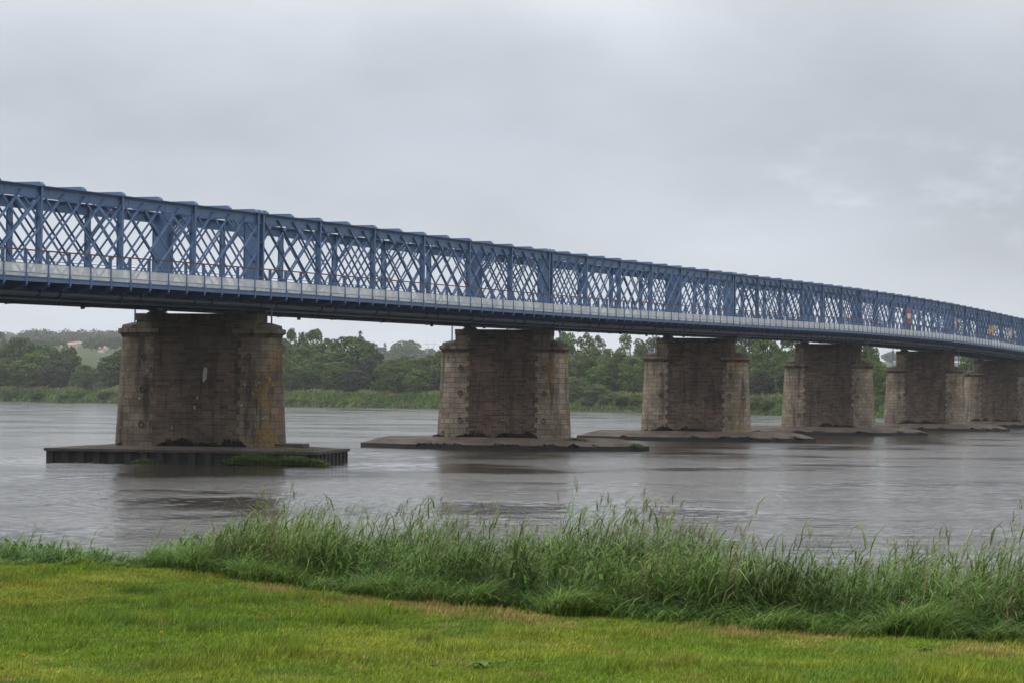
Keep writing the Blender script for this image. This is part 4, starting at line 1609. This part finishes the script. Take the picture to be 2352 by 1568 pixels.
PROTO = {}
for kind, n in (('oak', 3), ('ash', 3), ('willow', 3), ('poplar', 2), ('dark', 2), ('conifer', 1)):
    PROTO[kind] = [build_tree(kind, 100 + 17 * k + hash_) for k, hash_ in zip(range(n), (3, 8, 21))]
USED = set()
NAME = {'oak': 'oak_tree', 'ash': 'ash_tree', 'willow': 'willow_tree', 'poplar': 'poplar_tree', 'dark': 'dark_tree', 'conifer': 'conifer_tree'}


def place_tree(kind, x, ytop, wpx, back, lab, group="trees along the far bank", Y=None, zbase=None, base=True, cat="tree"):
    """tree whose top shows at (x, ytop), crown wpx wide, standing 'back' metres behind the waterline"""
    if Y is None:
        Y = bank_Y(x) + back
    p = at(x, ytop, Y)
    zb = zbase if zbase is not None else 4.2
    h = p.z - zb
    vr = random.randrange(len(PROTO[kind])); pr = PROTO[kind][vr]
    o = pr if (kind, vr) not in USED else copy_tree(pr)
    USED.add((kind, vr))
    o.name = NAME[kind] if cat == "tree" else "bank_shrub"
    wm_ = wpx * Y / FOC * (1.32 if Y < 1000 and cat == 'tree' and kind not in ('poplar', 'conifer') else 1.1)
    nat = {'oak': 14.5, 'ash': 14.5, 'dark': 14.5, 'willow': 15, 'poplar': 9.5, 'conifer': 8.8}[kind]
    s = h / (18.9 if kind in ('oak', 'ash', 'dark', 'willow') else 20.0); sx = wm_ / nat
    o.location = (p.x, p.y, zb); o.scale = (sx, sx, s); o.rotation_euler = (0, 0, random.random() * 6.28)
    tag(o, lab, cat, group)
    return o


ORD = ["first", "second", "third", "fourth", "fifth", "sixth", "seventh", "eighth", "ninth", "tenth", "eleventh", "twelfth", "thirteenth", "fourteenth", "fifteenth", "sixteenth", "seventeenth", "eighteenth", "nineteenth", "twentieth", "twenty-first", "twenty-second", "twenty-third", "twenty-fourth"]
LOOK = {'oak': "rounded dark green tree", 'ash': "fresh green leafy tree", 'willow': "pale grey green willow", 'poplar': "thin tall poplar", 'dark': "dull dark tree", 'conifer': "dark conifer"}
GAPS = [(-200, 285, "left of the nearest pier"), (285, 648, "behind the nearest pier"), (648, 1008, "between the nearest pier and the second"), (1008, 1306, "behind the second pier"),
        (1306, 1472, "between the second and third piers"), (1472, 1719, "behind the third pier"), (1719, 1793, "between the third and fourth piers"), (1793, 2006, "behind the fourth pier"),
        (2006, 2028, "between the fourth and fifth piers"), (2028, 2600, "beyond the fifth pier")]
TREES = [
    # kind, x, ytop, width px, metres behind the waterline
    ('oak', -70, 770, 110, 60), ('ash', -20, 800, 90, 35), ('oak', 46, 770, 80, 50), ('ash', 12, 816, 84, 26), ('oak', 104, 786, 70, 55), ('oak', 152, 790, 62, 42),
    ('ash', 75, 806, 88, 24), ('dark', 135, 822, 74, 22), ('ash', 196, 834, 54, 28), ('oak', 256, 812, 62, 34), ('willow', 276, 792, 62, 44), ('oak', 216, 852, 54, 20),
    ('oak', 312, 784, 90, 45), ('oak', 620, 758, 96, 45), ('oak', 612, 802, 80, 24),
    ('oak', 668, 750, 34, 75), ('oak', 693, 757, 24, 78), ('oak', 724, 751, 58, 62), ('oak', 652, 778, 84, 44), ('ash', 700, 788, 76, 36), ('oak', 756, 770, 70, 58), ('oak', 808, 767, 108, 40),
    ('oak', 742, 806, 78, 28), ('ash', 682, 828, 72, 22), ('ash', 778, 824, 66, 22), ('dark', 846, 818, 66, 30), ('dark', 872, 806, 34, 44), ('ash', 894, 822, 62, 24), ('ash', 940, 811, 60, 30),
    ('ash', 975, 817, 66, 24), ('ash', 1003, 800, 50, 40), ('oak', 920, 838, 54, 18), ('dark', 815, 845, 56, 20), ('ash', 960, 846, 56, 16),
    ('ash', 1040, 800, 70, 40), ('oak', 1270, 772, 70, 50), ('ash', 1272, 815, 60, 24),
    ('ash', 1300, 754, 62, 62), ('poplar', 1346, 756, 54, 64), ('poplar', 1378, 768, 40, 62), ('ash', 1352, 790, 66, 42), ('willow', 1320, 800, 60, 34), ('willow', 1448, 762, 74, 55), ('willow', 1392, 795, 56, 38),
    ('oak', 1425, 806, 64, 30), ('ash', 1382, 830, 62, 24), ('ash', 1452, 812, 58, 24), ('willow', 1322, 858, 46, 12), ('willow', 1372, 880, 56, 9),
    ('willow', 1500, 760, 70, 52), ('oak', 1684, 754, 70, 50), ('ash', 1694, 806, 60, 26), ('ash', 1496, 815, 60, 24),
    ('oak', 1722, 762, 62, 46), ('ash', 1762, 760, 66, 48), ('oak', 1745, 800, 60, 32), ('ash', 1782, 806, 56, 30), ('dark', 1752, 846, 50, 18), ('ash', 1728, 838, 50, 22),
    ('ash', 1815, 765, 64, 46), ('ash', 1998, 776, 42, 40), ('oak', 1812, 815, 56, 24), ('oak', 1990, 818, 50, 26),
    ('ash', 2018, 822, 40, 24), ('ash', 2075, 830, 60, 26), ('oak', 2140, 825, 60, 30), ('ash', 2232, 795, 52, 36), ('oak', 2290, 800, 66, 34), ('ash', 2352, 806, 70, 30),
]
cnt = {}
for (kind, x, yt, w, back) in sorted(TREES, key=lambda r: r[1]):
    gi = next(k for k, g in enumerate(GAPS) if g[0] <= x < g[1])
    cnt[gi] = cnt.get(gi, 0) + 1
    size = "tall" if back >= 40 else ("low" if back < 20 else "middling")
    place_tree(kind, x, yt, w, back, f"{size} {LOOK[kind]}, {ORD[cnt[gi] - 1]} from left {GAPS[gi][2]}")
# single trees behind the far bank
place_tree('conifer', 828, 757, 26, 0, "ragged conifer with a thin bare top above the bank trees", "trees on the hill", Y=960, zbase=4)
place_tree('conifer', 884, 786, 19, 0, "small dark conifer beside the big round hill tree", "trees on the hill", Y=2200, zbase=float(hill_z(-124, 2200)))
place_tree('oak', 932, 778, 82, 0, "big round tree standing alone on the hill", "trees on the hill", Y=2200, zbase=float(hill_z(-103, 2200)) - 3)
place_tree('oak', 852, 785, 50, 0, "broad hazy tree left of the big round hill tree", "trees on the hill", Y=2250, zbase=float(hill_z(-140, 2250)) - 2)
place_tree('dark', 876, 795, 34, 0, "low dark hill tree between conifer and broad hazy tree", "trees on the hill", Y=2220, zbase=float(hill_z(-130, 2220)) - 2)
place_tree('oak', 984, 797, 44, 0, "hazy tree right of the big round hill tree", "trees on the hill", Y=2450, zbase=float(hill_z(-90, 2450)) - 2)
place_tree('oak', 1012, 800, 44, 0, "hazy tree at the right end of the hill row", "trees on the hill", Y=2500, zbase=float(hill_z(-80, 2500)) - 2)
place_tree('oak', -2, 757, 44, 0, "grey hazy tree at the left picture edge above the bank trees", "trees on the hill", Y=1700, zbase=18)
place_tree('dark', 86, 790, 30, 0, "hazy tree beside the left bank trees", "trees on the hill", Y=1900, zbase=26)
place_tree('conifer', 408 / 1.0 * 0 + 234, 799, 12, 0, "dark conifer among the red roofed houses", "trees on the hill", Y=3300, zbase=66)
# shrubs along the water's edge
SHR = [('willow', 228, 871, 28, 14), ('ash', 30, 897, 44, 5), ('ash', 92, 899, 50, 5), ('willow', 152, 903, 40, 5), ('ash', 196, 893, 36, 8), ('oak', 245, 897, 40, 6), ('willow', 668, 912, 34, 4), ('ash', 708, 917, 30, 4),
       ('willow', 752, 919, 36, 4), ('dark', 800, 921, 30, 4), ('willow', 842, 921, 34, 4), ('ash', 905, 922, 32, 4), ('willow', 962, 925, 34, 4), ('ash', 1318, 880, 42, 8), ('willow', 1352, 905, 42, 5), ('willow', 1400, 893, 50, 7),
       ('dark', 1432, 908, 40, 5), ('ash', 1462, 903, 44, 6), ('willow', 1735, 905, 48, 6), ('ash', 1768, 912, 46, 5), ('ash', 2018, 905, 40, 6)]
cnt = {}
for (kind, x, yt, w, back) in sorted(SHR, key=lambda r: r[1]):
    gi = next(k for k, g in enumerate(GAPS) if g[0] <= x < g[1])
    cnt[gi] = cnt.get(gi, 0) + 1
    lk = {'willow': "greyish willow shrub", 'ash': "green leafy shrub", 'oak': "dense green shrub", 'dark': "dark low shrub"}[kind]
    place_tree(kind, x, yt, w, back, f"{lk} at far waterline, {ORD[cnt[gi] - 1]} from left {GAPS[gi][2]}", "shrubs at the far waterline", zbase=.2 + back * .18, cat="shrub")


# reeds and rough grass on the far bank: far too many to count
def reeds():
    n = 60000
    px = R.uniform(-120, 2420, n)
    tab = np.linspace(-130, 2430, 120); ty = np.array([bank_Y(q) for q in tab])
    o = R.random(n) ** .9 * 24
    Y = np.interp(px, tab, ty) + o * 1.1
    X = (px - W0 / 2) / FOC * Y
    z0 = np.interp(o, [0, 1.5, 4, 8, 13, 22, 60], [0, .5, 1.3, 2.6, 3.6, 4.2, 4.6]) - .15
    cl = fbm(X, Y, 9, 13); cl2 = fbm(X, Y, 3, 17)
    h = (.5 + 1.7 * cl2) * np.where(o > 9, 1.15, np.where(o < 3, .75, 1.0)) * (.6 + .6 * R.random(n))
    a = R.random(n) * 3.14
    w = (.22 + .3 * R.random(n))
    base = np.stack([X, Y, z0], -1); s = np.stack([np.cos(a) * w, np.sin(a) * w * .5, 0 * w], -1)
    tip = np.stack([R.normal(.25, .3, n) * h, R.normal(0, .3, n), h], -1)
    q = np.stack([base - s, base + s, base + s * .5 + tip, base - s * .5 + tip], 1)
    g = np.stack([np.full(n, .115), np.full(n, .185), np.full(n, .036)], -1)
    dk = np.array([.065, .120, .026]); pal = np.array([.225, .240, .085]); red = np.array([.18, .135, .075])
    w1 = np.clip((cl - .5) * 5, 0, 1)[:, None]
    c = g * w1 + dk * (1 - w1)
    top = np.clip((o - 9) / 4, 0, 1)[:, None] * (.35 + .65 * cl2[:, None])
    c = c * (1 - top) + pal * top
    c = np.where((R.random(n) < np.clip((o - 13) / 20, 0, .35))[:, None], red, c)
    c = np.where(((o < 3) & (cl2 > .5))[:, None], np.array([.12, .145, .05]), c)
    c = c * (.7 + .6 * R.random((n, 1)))
    ob = fast_mesh("bank_reeds", q.reshape(-1, 3), 4, M_BLADE, col=np.repeat(c, 4, 0))
    tag(ob, "reeds and rough grass covering the far bank", None, None, "stuff")


reeds()


def undergrowth():
    rg = np.random.default_rng(31)
    tab = np.linspace(-160, 2450, 120); ty = np.array([bank_Y(q) for q in tab])
    Q = []
    for k in range(620):
        px = rg.uniform(-150, 2440); Y = float(np.interp(px, tab, ty)) + rg.uniform(24, 52)
        r = rg.uniform(1.2, 3.0); X = (px - W0 / 2) / FOC * Y
        Q.append(leaf_quads(np.array([X, Y, 4.0 + r * rg.uniform(.2, 1.5)]), r, int(70 * (r / 2) ** 1.5) + 20, .42, rg))
    o = fast_mesh("undergrowth", np.concatenate(Q).reshape(-1, 3), 4, M_LEAF['ash'])
    tag(o, "tangled green undergrowth at the foot of the far trees", None, None, "stuff")


undergrowth()


HOUSES = [(164, 789, 34, 3400, "red roofed house furthest left, low behind the bank trees", 11, 8), (178, 783, 22, 3550, "red roofed house in the middle, highest of the hill houses", 13, 9),
          (136, 788, 16, 3450, "small red gable at the left end of the houses", 8, 7), (237, 795, 24, 3350, "pale house with a broad pink roof right of the gap in the trees", 13, 10),
          (232, 803, 18, 3250, "lower house with an orange roof in front of the pale one", 10, 8), (284, 787, 16, 3450, "pink roofed house beside the nearest pier's cornice", 12, 9),
          (2018, 813, 14, 2900, "red roofed house seen between fourth and fifth piers", 12, 9)]
# woods far off on the hill, one mass
def woods():
    rg = np.random.default_rng(5)
    Q = []
    def grove(x0, x1, Y0, Y1, n, r0=4, r1=7):
        for k in range(n):
            x = rg.uniform(x0, x1); Y = rg.uniform(Y0, Y1); X = (x - W0 / 2) / FOC * Y
            z = float(hill_z(X, Y)); r = rg.uniform(r0, r1)
            ytop = (901 + .0105 * (x - W0 / 2)) - (z + 1.9 * r - CAM_Z) / Y * FOC
            if any(ytop < h[1] + 9 and ytop > h[1] - 14 and abs(x - h[0]) < h[2] * .55 + r * FOC / Y for h in HOUSES):
                continue
            for q in range(3):
                c = np.array([X + rg.normal(0, r * .5), Y + rg.normal(0, r * .5), z + r * rg.uniform(.5, 1.25)])
                Q.append(leaf_quads(c, r * rg.uniform(.6, .9), 46, 1.6, rg))
    grove(95, 420, 3950, 4250, 190, 6, 10)
    grove(420, 830, 3950, 4250, 150, 6, 10)
    grove(830, 1300, 3950, 4250, 150, 4, 6)
    grove(-160, 95, 3900, 4200, 90, 6, 10)
    grove(60, 320, 3200, 3750, 120, 6, 10)
    grove(60, 330, 2600, 3200, 90, 5, 9)
    grove(130, 300, 1500, 2500, 70, 3.5, 6)
    grove(80, 310, 2000, 3700, 420, 2.2, 4.5)
    grove(830, 1050, 1600, 2050, 40, 3, 5)
    grove(830, 1060, 2600, 3700, 70, 4, 6)
    grove(1300, 2300, 3600, 4200, 260, 6, 10)
    grove(1940, 2120, 2300, 3500, 60, 5, 8)
    o = fast_mesh("distant_woods", np.concatenate(Q).reshape(-1, 3), 4, M_LEAF['wood'])
    tag(o, "far woods on the hill lost in haze", None, None, "stuff")


woods()

# houses with red roofs on the hill
M_ROOF = simple("orange_roof_tiles", (.40, .22, .155), .8, .2, .5)
M_WALL = simple("pale_house_render", (.50, .47, .43), .85, .1, .3)
M_WIN = simple("dark_window", (.03, .035, .04), .2, .2, 1)
for (x, y, wp, Y, lab, lx, ly) in HOUSES:
    for Y in range(1500, 4400, 20):                 # stand the house on the hillside
        p = at(x, y + 9, Y)
        if float(hill_z(p.x, p.y)) >= p.z:
            break
    k = .8 * wp / FOC * Y
    lx, ly = k, k * .72
    hw, rh = k * .24, k * .21
    zb = float(hill_z(p.x, p.y)) - .2
    e = empty("hill_house", (p.x, p.y, zb), .3 * math.sin(x)); tag(e, lab, "house", "red roofed houses on the hill")
    b = MB(); b.box(-lx / 2, lx / 2, -ly / 2, ly / 2, -8, hw); b.build("wall", M_WALL, e)
    b = MB(); ox = lx / 2 + .5; oy = ly / 2 + .5
    v = [(-ox, -oy, hw), (ox, -oy, hw), (ox, oy, hw), (-ox, oy, hw), (-ox * .55, 0, hw + rh), (ox * .55, 0, hw + rh)]
    b.add(v, [(0, 1, 5, 4), (1, 2, 5), (2, 3, 4, 5), (3, 0, 4), (0, 3, 2, 1)])
    rf = b.build("roof", M_ROOF, e)
    b = MB(); b.box(lx * .15, lx * .15 + .9, -.45, .45, hw + rh * .4, hw + rh + .9); b.build("chimney", M_WALL, rf)
    for wx in (-lx * .3, 0, lx * .3):
        b = MB(); b.box(wx - .05 * lx, wx + .05 * lx, -ly / 2 - .05, -ly / 2 + .02, hw * .3, hw * .8); b.build("window", M_WIN, e)

# power pylon
p = at(990, 782, 3300)
hz = 34.0
e = empty("power_pylon", (p.x, p.y, p.z - hz)); e.scale = (1.15, 1.15, 1); tag(e, "grey steel lattice pylon on the hill, hazy above the trees", "pylon")
M_PYL = simple("galvanised_steel", (.30, .31, .32), .6, .1, 1)
b = MB()
for sx in (-1, 1):
    for sy in (-1, 1):
        b.bar((sx * 3, sy * 3, -4), (sx * 1.1, sy * 1.1, 20), .34, .34)
    b.bar((sx * 1.1, 0, 20), (sx * 5.2, 0, 29), .34, .34); b.bar((sx * 5.2, 0, 29), (sx * 4.4, 0, 34), .3, .3)
    b.bar((sx * 2.4, 0, 20), (sx * 3.2, 0, 29), .22, .22)
for k in range(5):
    z0, z1 = -4 + k * 4.8, .8 + k * 4.8
    w0, w1 = 3 - 1.9 * k / 5, 3 - 1.9 * (k + 1) / 5
    for sy in (-1, 1):
        b.bar((-w0, sy * w0, z0), (w1, sy * w1, z1), .2, .2); b.bar((w0, sy * w0, z0), (-w1, sy * w1, z1), .2, .2)
b.build("tower", M_PYL, e)
b = MB(); b.bar((-9, 0, 29), (9, 0, 29), .3, .5); b.bar((-9, 0, 29), (-5, 0, 30.6), .2, .2); b.bar((9, 0, 29), (5, 0, 30.6), .2, .2); b.build("cross_arm", M_PYL, e)

# ------------------------------------------------------------------ haze
hb = MB(); hb.box(-3600, 3600, -450, 7600, -2.6, 150)
mh = D.materials.new("rain_haze"); mh.use_nodes = True
t = mh.node_tree; t.nodes.clear()
pv = t.nodes.new("ShaderNodeVolumePrincipled"); ou = t.nodes.new("ShaderNodeOutputMaterial")
pv.inputs["Color"].default_value = (.93, .96, 1.0, 1); pv.inputs["Density"].default_value = .00009; pv.inputs["Anisotropy"].default_value = 0.0
t.links.new(pv.outputs[0], ou.inputs["Volume"])
hz_o = hb.build("haze", mh)
tag(hz_o, "thin rain haze over the river and hills", None, None, "stuff")
# prototypes never placed would be strays
for kind in PROTO:
    for vr, o in enumerate(PROTO[kind]):
        if (kind, vr) not in USED:
            for ch in list(o.children):
                D.objects.remove(ch)
            D.objects.remove(o)
